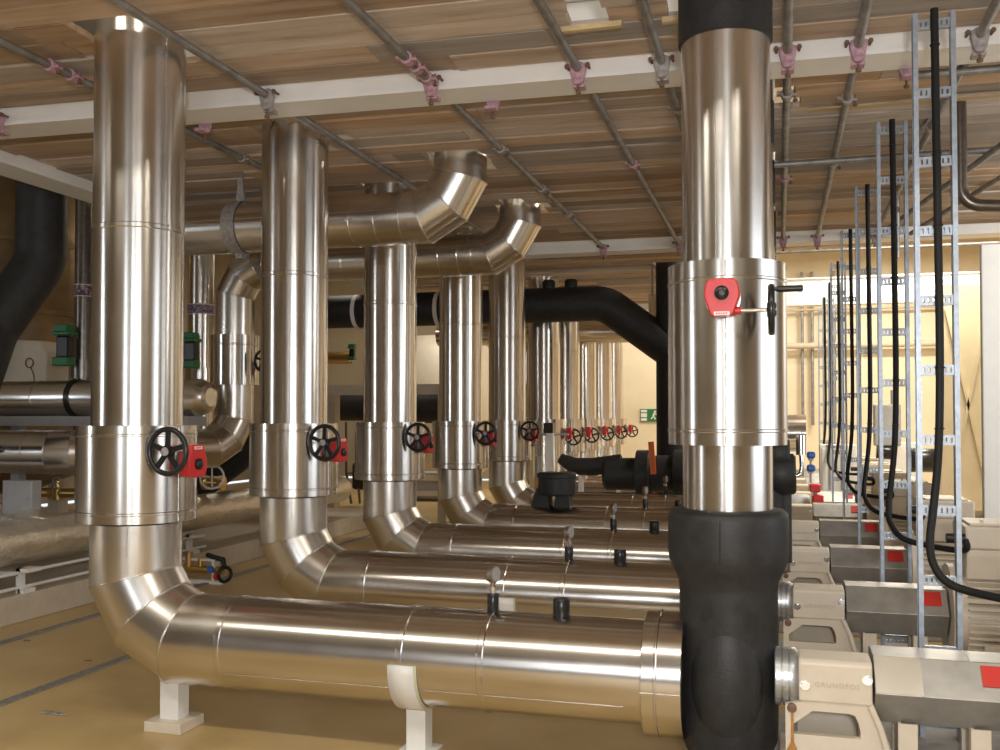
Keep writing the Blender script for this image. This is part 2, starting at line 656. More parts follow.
# cross tubes on the right and hanging ones
scaffold_tube((-.02, 7.7, 3.53), (4.2, 7.7, 3.53), 'grey scaffold tube running crosswise behind the cable ladders, nearer one')
scaffold_tube((.7, 5.95, 3.55), (4.2, 6.05, 3.55), 'light scaffold tube running crosswise close behind the nearest beam')
scaffold_tube((-.1, 14.6, 3.98), (5.5, 14.6, 3.98), 'thin grey tube running crosswise past the far end of the deck')
scaffold_tube((1.55, 7.0, 3.48), (1.0, 10.8, 3.48), 'brown scaffold tube slanting under the deck behind the nearest cable ladder')
scaffold_tube((1.9, 7.6, 3.53), (1.35, 11.0, 3.53), 'brown scaffold tube slanting under the deck right of the nearest cable ladder')
scaffold_tube((1.05, 9.5, 3.05), (1.05, 9.5, 3.62), 'short scaffold tube hanging upright behind the nearest cable ladder')
b = MB(); b.bx(.2, 2.6, -.03, .03, 0, .012); o = b.build('timber_batten', WOODP, None, (0, 6.7, 3.62)); tag(o, 'pale timber batten under the deck right of the nearest cable ladder', 'batten')
for p, q, lb in (((-1.08, 4.93), (-.76, 4.93), 'pale timber batten at the hole in the deck near the tall right pipe'), ((-.56, 4.95), (-.33, 4.95), 'short timber batten under the deck touching the tall right pipe')):
    b = MB(); b.bx(0, q[0] - p[0], -.02, .02, 0, .03, .003); o = b.build('timber_batten', WOODP, None, (p[0], p[1], 3.605)); tag(o, lb, 'batten')

# ------------------------------------------------------------------ the insulated pump lines
def long_seam(m, x, y, r, z0, z1, ang, n):
    c, s = cos(ang), sin(ang)
    m.tube([(x + c * r, y + s * r, z0), (x + c * r, y + s * r, z1)], .0035, 6)
    rivets(m, (x + c * (r + .002), y + s * (r + .002), z0), (x + c * (r + .002), y + s * (r + .002), z1), n, (c, s, 0))


LB = .43


def pump_line(loc, label, group, simple=False):
    t = thing('insulated_pipe', label, 'pipe', loc, 0, group)
    sg = 28 if simple else 48
    # vertical riser
    m = MB()
    m.tube([(0, 0, 1.53), (0, 0, 3.98)], RP, sg)
    m.lathe([(RP, 2.595), (RP + .005, 2.6), (RP + .005, 2.62), (RP, 2.625)], seg=sg, caps=False)
    long_seam(m, 0, 0, RP, 1.55, 3.9, radians(-20), 16)
    m.build('riser', ALUZ, t)
    # valve jacket
    m = MB()
    J = .312
    m.lathe([(RP + .002, 1.045), (J, 1.045), (J, 1.087), (J + .004, 1.091), (J + .004, 1.099), (J, 1.103), (J, 1.495), (J + .004, 1.499), (J + .004, 1.507), (J, 1.511), (J, 1.553), (RP + .002, 1.553)], seg=sg, caps=False)
    long_seam(m, 0, 0, J, 1.05, 1.548, radians(-12), 7)
    m.build('valve_jacket', ALUZ, t)
    # lower bend
    m = MB()
    path = fillet([(0, 0, 1.03), (0, 0, ZA), (.64, 0, ZA)], LB, 3)
    rings = m.tube(path, RP, sg)
    for r in rings[1:-1]:
        m.loop_tube(r, .005)
    for a, c in zip(range(1, 3), range(2, 4)):   # lengthwise seam along the gores
        k = int(sg * .82)
        m.tube([rings[a][k], rings[c][k]], .003, 6)
    long_seam(m, 0, 0, RP, .87, 1.02, radians(-65), 3)
    m.build('elbow', ALU, t)
    # horizontal run
    m = MB()
    L = XP - XR
    m.tube([(.635, 0, ZA), (L - .2, 0, ZA)], RP, sg)
    for x in (.64, 1.62, 2.02):
        m.lathe([(RP, -.016), (RP + .005, -.012), (RP + .005, .012), (RP, .016)], (x, 0, ZA), (1, 0, 0), sg, caps=False)
    m.tube([(.66, -RP * cos(radians(28)), ZA - RP * sin(radians(28))), (L - .45, -RP * cos(radians(28)), ZA - RP * sin(radians(28)))], .0025, 6)
    m.build('run', ALUX, t)
    # flange cover before the pump
    m = MB()
    F = .283
    m.lathe([(RP + .002, 0), (F - .004, 0), (F, .004), (F, .056), (F + .004, .06), (F + .004, .066), (F, .07), (F, .175), (RP - .02, .175)], (L - .365, 0, ZA), (1, 0, 0), sg, caps=False)
    m.tube([(L - .365, -F * cos(.08), ZA - F * sin(.08)), (L - .195, -F * cos(.08), ZA - F * sin(.08))], .003, 6)
    m.build('flange_jacket', ALUX, t)
    m = MB()
    x = -1.0 - XR
    m.cyl((x, 0, ZA + RP - .01), (x, 0, ZA + RP + .08), .04, 24, bev=.006)
    o = m.build('capped_stub', BLACKP, t)
    o['label'] = 'black capped stub on the pipe'
    return t


line0 = pump_line((XR, ROWS[0], 0), 'large silver insulated pipe bending from riser to pump, nearest of the front row', 'silver pump lines')
for k in range(1, 5):
    dup(line0, (XR, ROWS[k], 0), label=f'large silver insulated pipe bending from riser to pump, {ORD[k]} of the front row')


def far_line(loc, label):
    t = thing('insulated_pipe', label, 'pipe', loc, 0, 'silver pump lines beyond the black pipe')
    m = MB(); m.tube([(0, 0, 1.53), (0, 0, 3.98)], RP, 28)
    m.lathe([(RP, 2.64), (RP + .006, 2.645), (RP + .006, 2.67), (RP, 2.675)], seg=28, caps=False)
    m.build('riser', ALUZ, t)
    m = MB(); m.lathe([(RP, 1.03), (.312, 1.03), (.312, 1.565), (RP, 1.565)], seg=28, caps=False); m.build('valve_jacket', ALUZ, t)
    m = MB()
    r = m.tube(fillet([(0, 0, 1.03), (0, 0, ZA), (.64, 0, ZA)], LB, 3), RP, 28)
    for q in r[1:-1]:
        m.loop_tube(q, .006)
    m.build('elbow', ALU, t)
    m = MB(); m.tube([(.635, 0, ZA), (2.9, 0, ZA)], RP, 28); m.build('run', ALUX, t)
    return t


f0 = far_line((XR, FARROWS[0], 0), 'slim looking silver insulated pipe in the far row, nearest one beyond the black pipe')
for k in range(1, 5):
    dup(f0, (XR, FARROWS[k], 0), label=f'slim looking silver insulated pipe in the far row, {["","second","third","fourth","farthest"][k]} beyond the black pipe')


# ------------------------------------------------------------------ valve operators
def operator(name, label, loc, rz, side, flip, group, simple=False, L=.255, WR=.114, GS=1.):
    """stem along -y, face at -y, shaft along side*x"""
    t = thing(name, label, 'valve operator', loc, rz, group)
    fz = -1 if flip else 1
    m = MB()
    pts = [(-.064, .08), (-.035, .088), (.035, .088), (.064, .08), (.072, .06), (.08, .025), (.078, .0), (.052, -.075), (.045, -.084), (-.045, -.084), (-.052, -.075), (-.078, .0), (-.08, .025), (-.072, .06)]
    pts = [(x * GS, z * fz * GS) for x, z in pts]
    m.prism(pts, 'y', -.085, -.02, .006)
    m.cyl((side * .05, -.052, -.055 * fz), (side * .078, -.052, -.055 * fz), .016, 16)
    m.build('gearbox', RED, t)
    m = MB()
    m.cyl((0, -.02, 0), (0, .06, 0), .04, 20)
    m.cyl((0, .0, 0), (0, .012, 0), .075, 24)
    o = m.build('mounting_neck', SPACER, t)
    m = MB(); m.lathe([(.03, 0), (.03, .012), (.022, .018), (.01, .02)], (0, -.085, .018 * fz), (0, -1, 0), 24); m.build('position_dial', BLACKP, t)
    m = MB(); m.bx(-.032, .032, -.0865, -.084, -.068 * fz - .008, -.068 * fz + .008)
    pl = m.build('nameplate', PAPER, t)
    if not simple:
        m = MB()
        for k in range(5):
            m.bx(-.024 + k * .01, -.018 + k * .01, -.0872, -.086, -.068 * fz - .004, -.068 * fz + .004)
        m.build('red_lettering', RED, pl)
    m = MB(); m.cyl((side * .07, -.052, -.055 * fz), (side * (L + .012), -.052, -.055 * fz), .008, 12); m.build('shaft', CHROME, t)
    c = V((side * L, -.052, -.055 * fz))
    m = MB()
    m.torus(c, (1, 0, 0), WR, .0145, 40, 10)
    for k in range(5):
        a = 2 * pi * k / 5 + .35
        d = V((0, cos(a), sin(a)))
        m.bar(c + d * .02, c + d * WR, .012, .026)
    m.cyl(c - V((.018, 0, 0)), c + V((.018, 0, 0)), .03, 20)
    hw = m.build('handwheel', BLACKP, t)
    m = MB(); m.cyl(c, c + V((side * .024, 0, 0)), .022, 16); m.build('hub_nut', CLAMPG if not simple else CHROME, hw)
    return t, hw, c


JX = .28
opR, hwR, cR = operator('valve_operator', 'red gear operator with handwheel on the tall right pipe', (XP, ROWS[0] - .2625 - .05, 2.1), 0, 1, False, None, L=.2, WR=.094, GS=.92)
m = MB(); m.cyl(cR + V((.0, .0, .085)), cR + V((.025, 0, .085)), .008, 10); m.lathe([(.011, 0), (.014, .02), (.013, .08), (.015, .1), (.01, .106)], cR + V((.02, 0, .085)), (1, 0, 0), 16)
m.build('grip', BLACKP, hwR)
op0, hw0, c0 = operator('valve_operator', 'red gear operator and black handwheel on the nearest left riser', (XR + .322, ROWS[0] - .035, 1.368), pi / 2 - radians(4), -1, True, 'valve operators on the risers', L=.205)
for k in range(1, 5):
    c = dup(op0, (XR + .322, ROWS[k] - .035, 1.368), label=f'red gear operator and black handwheel on the {ORD[k]} left riser')
opf, hwf, cf = operator('valve_operator', 'red gear operator with handwheel behind it, nearest on the far row of risers', (XR + JX + .06, FARROWS[0], 1.35), pi / 2, 1, False, 'valve operators on the far risers', True)
for k in range(1, 5):
    dup(opf, (XR + JX + .06, FARROWS[k], 1.35), label=f'red gear operator with handwheel behind it, {["","second","third","fourth","farthest"][k]} on the far row of risers')


# ------------------------------------------------------------------ gauges, supports
def gauge(loc, label):
    t = thing('pressure_gauge', label, 'gauge', loc, 0, 'gauges on the pump lines')
    m = MB(); m.cyl((0, 0, -.01), (0, 0, .085), .028, 20, bev=.005); m.build('insulated_stub', BLACKP, t)
    m = MB(); m.cyl((0, 0, .085), (0, 0, .13), .011, 12); m.cyl((0, 0, .1), (0, 0, .118), .018, 6); m.cyl((-.03, 0, .11), (.012, 0, .11), .006, 8); m.build('cock', CHROME, t)
    m = MB(); m.lathe([(.038, 0), (.042, .006), (.042, .034), (.036, .038)], (-.022, .018, .175), (1, -.3, 0), 28); m.lathe([(.012, 0), (.012, .03)], (0, 0, .115), (0, 0, 1), 10); m.build('case', GAUGEC, t)
    m = MB(); m.lathe([(.035, 0), (.035, .002)], V((-.022, .018, .175)) + V((1, -.3, 0)).normalized() * .038, (1, -.3, 0), 28); m.build('dial', PCB, t)
    return t


g0 = gauge((-1.34, ROWS[0], ZA + RP), 'small pressure gauge standing on the nearest horizontal silver pipe')
for k in range(1, 5):
    dup(g0, (-1.34, ROWS[k], ZA + RP), label=f'small pressure gauge standing on the {ORD[k]} horizontal silver pipe')


def saddle_support(loc, label):
    t = thing('pipe_support', label, 'support', loc, 0, 'saddle supports under the horizontal pipes')
    m = MB()
    r0, r1, n = RP + .012, RP + .022, 20
    P = []
    ring = []
    for k in range(n + 1):
        a = radians(-182) + radians(184) * k / n
        ring.append((cos(a), sin(a)))
    for (cx, sx) in ring:
        P.append([V((-.065, r0 * cx, ZA + r0 * sx)), V((.065, r0 * cx, ZA + r0 * sx)), V((.065, r1 * cx, ZA + r1 * sx)), V((-.065, r1 * cx, ZA + r1 * sx))])
    m.loft(P, sharp=())
    for e in m.bm.edges:
        e.smooth = False
    m.build('saddle', WHITE, t)
    m = MB()
    P = [[V((-.06, (RP + .004) * c, ZA + (RP + .004) * s)), V((.075, (RP + .004) * c, ZA + (RP + .004) * s)), V((.075, (RP + .012) * c, ZA + (RP + .012) * s)), V((-.06, (RP + .012) * c, ZA + (RP + .012) * s))] for c, s in ring]
    m.loft(P)
    m.build('gasket', GASK, t)
    m = MB(); m.bx(-.05, .05, -.05, .05, FZ + .012, ZA - RP - .02, .002); m.build('post', WHITE, t)
    m = MB(); m.bx(-.09, .09, -.09, .09, FZ, FZ + .012, .002); m.build('foot_plate', WHITE, t)
    return t


s0 = saddle_support((-1.72, ROWS[0], 0), 'white saddle support under the nearest horizontal silver pipe')
for k in range(1, 5):
    dup(s0, (-1.72, ROWS[k], 0), label=f'white saddle support under the {ORD[k]} horizontal silver pipe')


def block_support(loc, label):
    t = thing('pipe_support', label, 'support', loc, 0, 'post supports under the bends')
    m = MB(); m.bx(-.11, .11, -.11, .11, FZ, FZ + .055, .004); m.build('base_block', CREAM, t)
    m = MB()
    m.prism([(-.055, FZ + .055), (.055, FZ + .055), (.055, .2), (-.055, .235)], 'y', -.05, .05, .002)
    m.cyl((.04, -.052, .075), (.04, -.049, .075), .004, 8)
    m.build('post', WHITE, t)
    return t


b0 = block_support((-3.1, ROWS[0] - .02, 0), 'white post on a beige block under the nearest pipe bend')
for k in range(1, 3):
    dup(b0, (-3.1, ROWS[k] - .02, 0), label=f'white post on a beige block under the {ORD[k]} pipe bend')


# ------------------------------------------------------------------ tall right-hand pipes
def right_pipe(loc, label):
    t = thing('insulated_pipe', label, 'pipe', loc, 0, 'tall silver pipes above the pumps')
    r = .2
    m = MB(); m.tube([(0, 0, 2.27), (0, 0, 3.315)], r, 48); long_seam(m, 0, 0, r, 2.29, 3.31, radians(-100), 8); m.build('riser', ALUZ, t)
    J = .264
    m = MB()
    m.lathe([(r, 1.475), (J, 1.475), (J, 1.53), (J + .004, 1.534), (J + .004, 1.542), (J, 1.546), (J, 2.195), (J + .004, 2.199), (J + .004, 2.207), (J, 2.211), (J, 2.285), (r, 2.285)], seg=56, caps=False)
    long_seam(m, 0, 0, J, 1.48, 2.28, radians(-88), 9)
    m.build('valve_jacket', ALUZ, t)
    m = MB(); m.tube([(0, 0, 1.15), (0, 0, 1.48)], r, 48); long_seam(m, 0, 0, r, 1.2, 1.47, radians(-96), 4); m.build('lower_riser', ALUZ, t)
    m = MB(); m.lathe([(r, 3.31), (r + .012, 3.315), (r + .012, 4.05), (r, 4.05)], seg=40); o = m.build('top_insulation', BLACK, t)
    o['label'] = 'black rubber insulation at the top of the pipe'
    return t


rp0 = right_pipe((XP, ROWS[0], 0), 'tall silver insulated pipe rising from the nearest black pump, in the right foreground')
for k in range(1, 5):
    dup(rp0, (XP, ROWS[k], 0), label=f'tall silver insulated pipe rising from the {ORD[k]} pump, hidden behind the foreground one')


# ------------------------------------------------------------------ pumps
def text_mesh(s, size, depth, name, m_, parent, loc, rot):
    cu = bpy.data.curves.new(name, 'FONT')
    cu.body = s
    cu.size = size
    cu.extrude = depth
    cu.align_x = 'CENTER'
    cu.align_y = 'CENTER'
    cu.space_character = 1.25
    tmp = bpy.data.objects.new('tmp', cu)
    COL.objects.link(tmp)
    dg = bpy.context.evaluated_depsgraph_get()
    me = bpy.data.meshes.new_from_object(tmp.evaluated_get(dg))
    bpy.data.objects.remove(tmp)
    bpy.data.curves.remove(cu)
    me.materials.clear()
    me.materials.append(m_)
    o = bpy.data.objects.new(name, me)
    COL.objects.link(o)
    o.parent = parent
    o.location = loc
    o.rotation_euler = rot
    return o


def pump(loc, label, far=False):
    t = thing('pump', label, 'pump', loc, 0, 'pump sets' if not far else 'far pump sets')
    ZC = .44
    m = MB()
    m.lathe([(.19, .1), (.215, .16), (.218, .3), (.218, .82), (.222, .86), (.245, .91), (.262, .95), (.268, .99), (.268, 1.14), (.264, 1.165), (.25, 1.18), (.205, 1.187)], seg=48, sharp=())
    rg = []
    for k in range(13):
        a = -pi / 2 + pi * (k + .5) / 13
        rg.append([V((.16 * cos(a) * cos(q * pi / 12), -.125 + .125 * cos(a) * sin(q * pi / 12), .435 + .325 * sin(a))) for q in range(24)])
    m.loft(rg)
    if not far:
        m.tube([(-.02, -.269, .96), (-.02, -.27, 1.15)], .0025, 6)
    m.build('insulated_casing', BLACK, t)
    # flange collar with slots
    m = MB()
    m.lathe([(.115, .2), (.125, .205), (.125, .228), (.113, .229), (.113, .236), (.125, .237), (.125, .258), (.113, .259), (.113, .266), (.125, .267), (.125, .285), (.115, .3), (.1, .33)], (0, -.06, ZC + .02), (1, 0, 0), 40)
    m.build('flange_collar', SPACER, t)
    # cream bearing bracket
    m = MB()
    m.prism([(-.2, .392), (-.2, .557), (-.182, .572), (-.03, .576), (.15, .5), (.15, .392)], 'x', .3, .595, .008)
    oo = [(.245, .37), (.33, .395), (.56, .395), (.6, .395), (.635, .3), (.66, .2), (.665, .1), (.245, .1)]
    ii = [(.275, .29), (.355, .352), (.5, .352), (.525, .345), (.54, .315), (.548, .275), (.545, .25), (.275, .25)]
    m.frame(oo, ii, 'y', -.19, -.155)
    m.bx(.3, .56, .12, .15, .1, .4)
    m.tube([(.585, -.2, .395), (.625, -.2, .3), (.652, -.2, .2), (.657, -.2, .1)], .014, 10)
    m.bx(.22, .7, -.22, .22, .1, .125, .004)
    br = m.build('bearing_bracket', CREAM, t)
    if not far:
        text_mesh('GRUNDFOS', .029, .002, 'raised_lettering', CREAML, br, (.455, -.2005, .468), (pi / 2, 0, 0))
        for x, z in ((.325, .462), (.575, .5)):
            m = MB(); m.cyl((x, -.198, z), (x, -.212, z), .016, 6); m.cyl((x, -.196, z), (x, -.203, z), .021, 20); m.build('bolt', CHROME, br)
        m = MB(); m.cyl((.272, -.185, .36), (.272, -.202, .36), .02, 16); m.build('drain_plug', RUST, br)
    # coupling guard
    m = MB()
    hexa = [(-.1, .583), (.1, .583), (.21, .45), (.1, .305), (-.1, .305), (-.21, .45)]
    m.prism(hexa, 'x', .605, 1.165, .003)
    for x in (.8, .99):
        m.prism([(y * 1.006, .445 + (z - .445) * 1.006) for y, z in hexa], 'x', x, x + .003)
    g = m.build('coupling_guard', ALU_D, t)
    m = MB()
    d = V((0, .11, .135)).normalized()
    nrm = V((0, -d.z, d.y))
    c = V((1.075, -.155, .5165)) + d * .022 + nrm * .004
    bmv = [c + V((sx * .055, 0, 0)) + d * (sy * .046) for sx, sy in ((-1, -1), (1, -1), (1, 1), (-1, 1))]
    m.loft([bmv, [p + nrm * .002 for p in bmv]])
    for f in m.bm.faces:
        f.smooth = False
    o = m.build('warning_sticker', REDS, g)
    o['label'] = 'red square sticker'
    for x in (.74, 1.02):
        m = MB(); m.prism([(x - .04, -.13), (x + .036, -.13), (x + .036, -.12), (x - .026, -.12), (x - .026, -.08), (x - .04, -.08)], 'z', .1, .31); m.build('guard_leg', CREAM, t)
        m = MB(); m.bx(x - .04, x + .036, .09, .12, .1, .31); m.build('guard_leg', CREAM, t)
    # motor
    m = MB()
    R = .235
    m.lathe([(.12, 1.175), (.285, 1.18), (.285, 1.215), (R, 1.225), (R, 1.95), (.2, 1.97)], (0, 0, ZC), (1, 0, 0), 40)
    for k in range(40):
        a = 2 * pi * (k + .5) / 40
        if abs(sin(a)) < .97:
            m.box((1.6, cos(a) * (R + .018), ZC + sin(a) * (R + .018)), (.68, .042, .007), 0, Matrix.Rotation(a, 3, 'X'))
    for s in (-1, 1):
        m.bx(1.32, 1.9, s * .24 - .05, s * .24 + .05, .1, .15, .005)
        m.bx(1.34, 1.88, s * .22 - .03, s * .22 + .03, .14, .3, .005)
    m.lathe([(R, 1.95), (.27, 1.97), (.27, 2.1), (.2, 2.12)], (0, 0, ZC), (1, 0, 0), 32)
    m.build('motor', CREAM, t)
    m = MB()
    m.prism([(-.17, .66), (-.2, .8), (-.2, .84), (.2, .84), (.2, .8), (.17, .66)], 'x', 1.26, 1.6, .01)
    m.bx(1.25, 1.62, -.215, .215, .84, .97, .012)
    m.bx(1.28, 1.58, -.18, .18, .97, .985, .006)
    m.cyl((1.36, -.1, .97), (1.36, -.1, 1.0), .012, 8)
    m.build('terminal_box', CREAM, t)
    return t


p0 = pump((XP, ROWS[0], 0), 'black jacketed pump with cream bracket and grey coupling guard, nearest in the right foreground')
for k in range(1, 5):
    dup(p0, (XP, ROWS[k], 0), label=f'cream and black pump set with grey coupling guard, {ORD[k]} in the row')
pf = pump((XP + .05, FARROWS[0], 0), 'cream pump set in the far row behind the cable ladders, nearest one there', True)
for k in range(1, 5):
    dup(pf, (XP + .05, FARROWS[k], 0), label=f'cream pump set in the far row behind the cable ladders, {["","second","third","fourth","last"][k]} one there')
for k, y in enumerate(ROWS + FARROWS):
    b = MB()
    b.bx(-.42, 2.75, -.36, .62 if k < 5 else .4, FZ, .1, .012)
    o = b.build('concrete_plinth', PLINTH, None, (0, y, 0))
    tag(o, f'low grey concrete plinth under the {["nearest","second","third","fourth","fifth","sixth","seventh","eighth","ninth","last"][k]} pump set', 'plinth', 'pump plinths')
b = MB()
d = V((0, .11, .133)).normalized(); n_ = V((0, -d.z, d.y))
c = V((.7, -.155, .5165))
q = [c + V((sx * .092, 0, 0)) + d * (sy * .084) + n_ * .001 for sx, sy in ((-1, -1), (1, -1), (1, 1), (-1, 1))]
b.loft([q, [x + n_ * .003 for x in q]])
for f in b.bm.faces:
    f.smooth = False
g0 = [o for o in bpy.data.objects if o.parent == p0 and o.name.startswith('coupling_guard')][0]
o = b.build('end_sheet', ALU, g0); o['label'] = 'shinier end sheet of the guard'
# rust run below the drain plug of the first pump
b = MB()
b.prism([(-.006, 0), (.008, 0), (.006, .17), (-.004, .17)], 'y', 0, .002)
b.prism([(-.03, -.012), (.028, -.012), (.008, .04), (-.006, .04)], 'y', -.002, .0025)
o = b.build('rust_stain', RUSTST, p0, (.272, -.196, .175)); o['label'] = 'orange rust run on the bracket'


# ------------------------------------------------------------------ cable ladders and cables
LADX = .72
LADY = [4.98, 6.76, 8.6, 10.6, 12.75, 14.7, 16.5, 18.3]


def ladder(loc, label):
    t = thing('cable_ladder', label, 'cable ladder', loc, 0, 'upright cable ladders')
    H = 3.42
    for s in (-1, 1):
        m = MB()
        x = s * .076
        m.bx(x - .004, x + .004, -.03, .03, 0, H)
        m.bx(min(x, x - s * -.018) if s > 0 else x - .018, x + .018 if s > 0 else x, -.03, -.024, 0, H)
        m.bx(min(x, x + s * .018), max(x, x + s * .018), .024, .03, 0, H)
        for k in range(14):
            m.cyl((x + s * .009, -.0335, .15 + k * .24), (x + s * .009, -.03, .15 + k * .24), .005, 8)
        m.build('rail', GALV, t)
    for k in range(11):
        z = .07 + .33 * k - .0
        m = MB()
        m.bx(-.073, .073, -.012, .012, z - .024, z - .012)
        m.bx(-.073, .073, -.012, .012, z + .012, z + .024)
        for q in range(7):
            x = -.069 + q * .023
            m.bx(x - .007, x + .007, -.012, .012, z - .012, z + .012)
        m.build('rung', GALV, t)
    return t


l0 = ladder((LADX, LADY[0], .1), 'galvanised cable ladder standing upright behind the nearest pump, nearest of the row')
LN = ['', 'second', 'third', 'fourth', 'fifth', 'sixth', 'seventh', 'farthest']
for k in range(1, 8):
    dup(l0, (LADX + (.06 if k > 4 else 0), LADY[k], .1), label=f'galvanised cable ladder standing upright among the pumps, {LN[k]} of the row')


def cable(label, x, y, ymot, xm, zm, r=.0185, rough=None):
    m = MB()
    yl = y - .035
    pts = [(x + .0, yl, 3.53), (x + .005, yl, 2.6), (x + .008, yl, 1.9), (x - .002, yl, 1.45), (x - .028, yl - .01, 1.18), (x - .05, yl - .05, 1.03), (x - .045, yl - .1, .93), (x + .01, (y + ymot) / 2 + .03, .85), (x + .13, (y + ymot) / 2 - .05, .82), (x + .3, ymot - .05, .83), (xm, ymot - .08, zm)]
    # smooth the polyline with Catmull-Rom
    P = [V(p) for p in pts]
    out = []
    for i in range(len(P) - 1):
        p0_, p1, p2, p3 = P[max(i - 1, 0)], P[i], P[i + 1], P[min(i + 2, len(P) - 1)]
        for s in range(8):
            u = s / 8
            out.append(.5 * ((2 * p1) + (p2 - p0_) * u + (2 * p0_ - 5 * p1 + 4 * p2 - p3) * u * u + (3 * p1 - p0_ - 3 * p2 + p3) * u ** 3))
    out.append(P[-1])
    m.tube(out, r, 12, mitre_sharp=False)
    o = bpy.data.objects.new('power_cable', None)
    COL.objects.link(o)
    tag(o, label, 'cable', 'cables on the cable ladders')
    m.build('sheath', BLACKC, o)
    for z in (3.4, 2.84, 2.51, 1.85, 1.52):
        k = min(range(len(out)), key=lambda i: abs(out[i].z - z))
        m = MB(); m.torus(out[k], (0, .3, 1), r + .002, .0025, 18, 6); m.bar(out[k] + V((.0, -r, 0)), out[k] + V((.012, -r - .01, .02)), .004, .003); m.build('cable_tie', BLACKP, o)
    m = MB(); m.cyl(V((xm - .1, ymot - .08, zm)), V((xm, ymot - .08, zm)), .03, 14); m.build('gland', BLACKP, o)
    return o


CN = ['thick black cable hanging down the nearest cable ladder and sweeping towards the motor', 'black cable down the second cable ladder', 'black cable down the third cable ladder',
      'black cable down the fourth cable ladder', 'black cable down the fifth cable ladder', 'thin looking black cable down the sixth cable ladder', 'thin looking black cable down the seventh cable ladder']
for k in range(7):
    ym = (ROWS + FARROWS)[k]
    o = cable(CN[k], LADX, LADY[k], ym - .13 if k else ym - .0, XP + 1.25, .9)

# ------------------------------------------------------------------ upper pipes
def upper_pipe(label, path_list, r, extra_seams=(), jacket=None):
    t = thing('insulated_pipe', label, 'pipe', (0, 0, 0), 0, 'silver pipes under the deck')
    return t


Y1, ZU, RU = 7.37, 3.22, .215
t = thing('insulated_pipe', 'silver insulated pipe running crosswise under the deck with a bend up, nearer one', 'pipe', (0, Y1, 0), 0, 'silver crosswise pipes under the deck')
m = MB()
rg = m.tube([(-5.0, 0, ZU), (-2.89, 0, ZU)], RU, 44)
for x in (-4.4, -3.34, -3.12):
    m.lathe([(RU, -.01), (RU + .005, -.006), (RU + .005, .006), (RU, .01)], (x, 0, ZU), (1, 0, 0), 44, caps=False)
m.tube([(-4.9, -RU * .985, ZU + .03), (-2.9, -RU * .985, ZU + .03)], .003, 6)
m.build('run', ALUX, t)
m = MB()
rg = m.tube(fillet([(-2.9, 0, ZU), (-2.445, 0, ZU), (-2.445, 0, 3.95)], .41, 3), RU, 44)
for q in rg[:-1]:
    m.loop_tube(q, .006)
m.build('elbow', ALU, t)
m = MB()
rg = m.tube(fillet([(-4.98, 0, ZU), (-5.35, 0, ZU), (-5.35, 0, 3.95)], .3, 3), RU, 44)
for q in rg[1:-1]:
    m.loop_tube(q, .006)
m.build('elbow', ALU, t)

Y2, RU2 = 9.25, .205
t = thing('insulated_pipe', 'silver insulated pipe running crosswise under the deck with a bend up, farther one that drops down at its left end', 'pipe', (0, Y2, 0), 0, 'silver crosswise pipes under the deck')
t['label'] = 'silver crosswise pipe under the deck, farther one that drops at its left end'
m = MB()
m.tube([(-5.22, 0, ZU), (-2.89, 0, ZU)], RU2, 40)
for x in (-4.3, -3.25, -3.05):
    m.lathe([(RU2, -.01), (RU2 + .005, -.006), (RU2 + .005, .006), (RU2, .01)], (x, 0, ZU), (1, 0, 0), 40, caps=False)
m.build('run', ALUX, t)
m = MB()
rg = m.tube(fillet([(-2.9, 0, ZU), (-2.445, 0, ZU), (-2.445, 0, 3.95)], .41, 3), RU2, 40)
for q in rg[:-1]:
    m.loop_tube(q, .006)
m.build('elbow', ALU, t)
m = MB()
rg = m.tube(fillet([(-5.2, 0, ZU), (-5.62, 0, ZU), (-5.62, 0, 2.4)], .42, 3), RU2, 40)
for q in rg[:-1]:
    m.loop_tube(q, .006)
m.build('drop_elbow', ALU, t)
m = MB()
J = .255
m.lathe([(RU2, 1.94), (J, 1.94), (J, 2.36), (J + .004, 2.365), (J + .004, 2.375), (J, 2.38), (J, 2.47), (RU2, 2.47)], (-5.62, 0, 0), (0, 0, 1), 40, caps=False)
m.build('valve_jacket', ALUZ, t)
m = MB()
e1 = V((-6.35, 7.62 - Y2, 1.27))
rg = m.tube(fillet([(-5.62, 0, 1.95), (-5.62, 0, 1.27), e1, (-9.4, 7.62 - Y2, 1.27)], .4, 3), RU2, 40)
for q in rg[1:-1]:
    m.loop_tube(q, .006)
m.lathe([(RU2, -.01), (RU2 + .005, -.006), (RU2 + .005, .006), (RU2, .01)], (-6.75, 7.62 - Y2, 1.27), (1, 0, 0), 40, caps=False)
m.build('lower_bend', ALU, t)
m = MB(); m.cyl((-6.98, 7.62 - Y2 - .2, 1.3), (-6.98, 7.62 - Y2 - .25, 1.3), .035, 16); m.build('drain_stub', BLACKP, t)
# its operator, half hidden behind the second riser
operator('valve_operator', 'red valve operator with small wheel half hidden behind the second left riser', (-5.62 + .255 + .14, Y2 + .1, 2.13), pi / 2, -1, True, None, True)

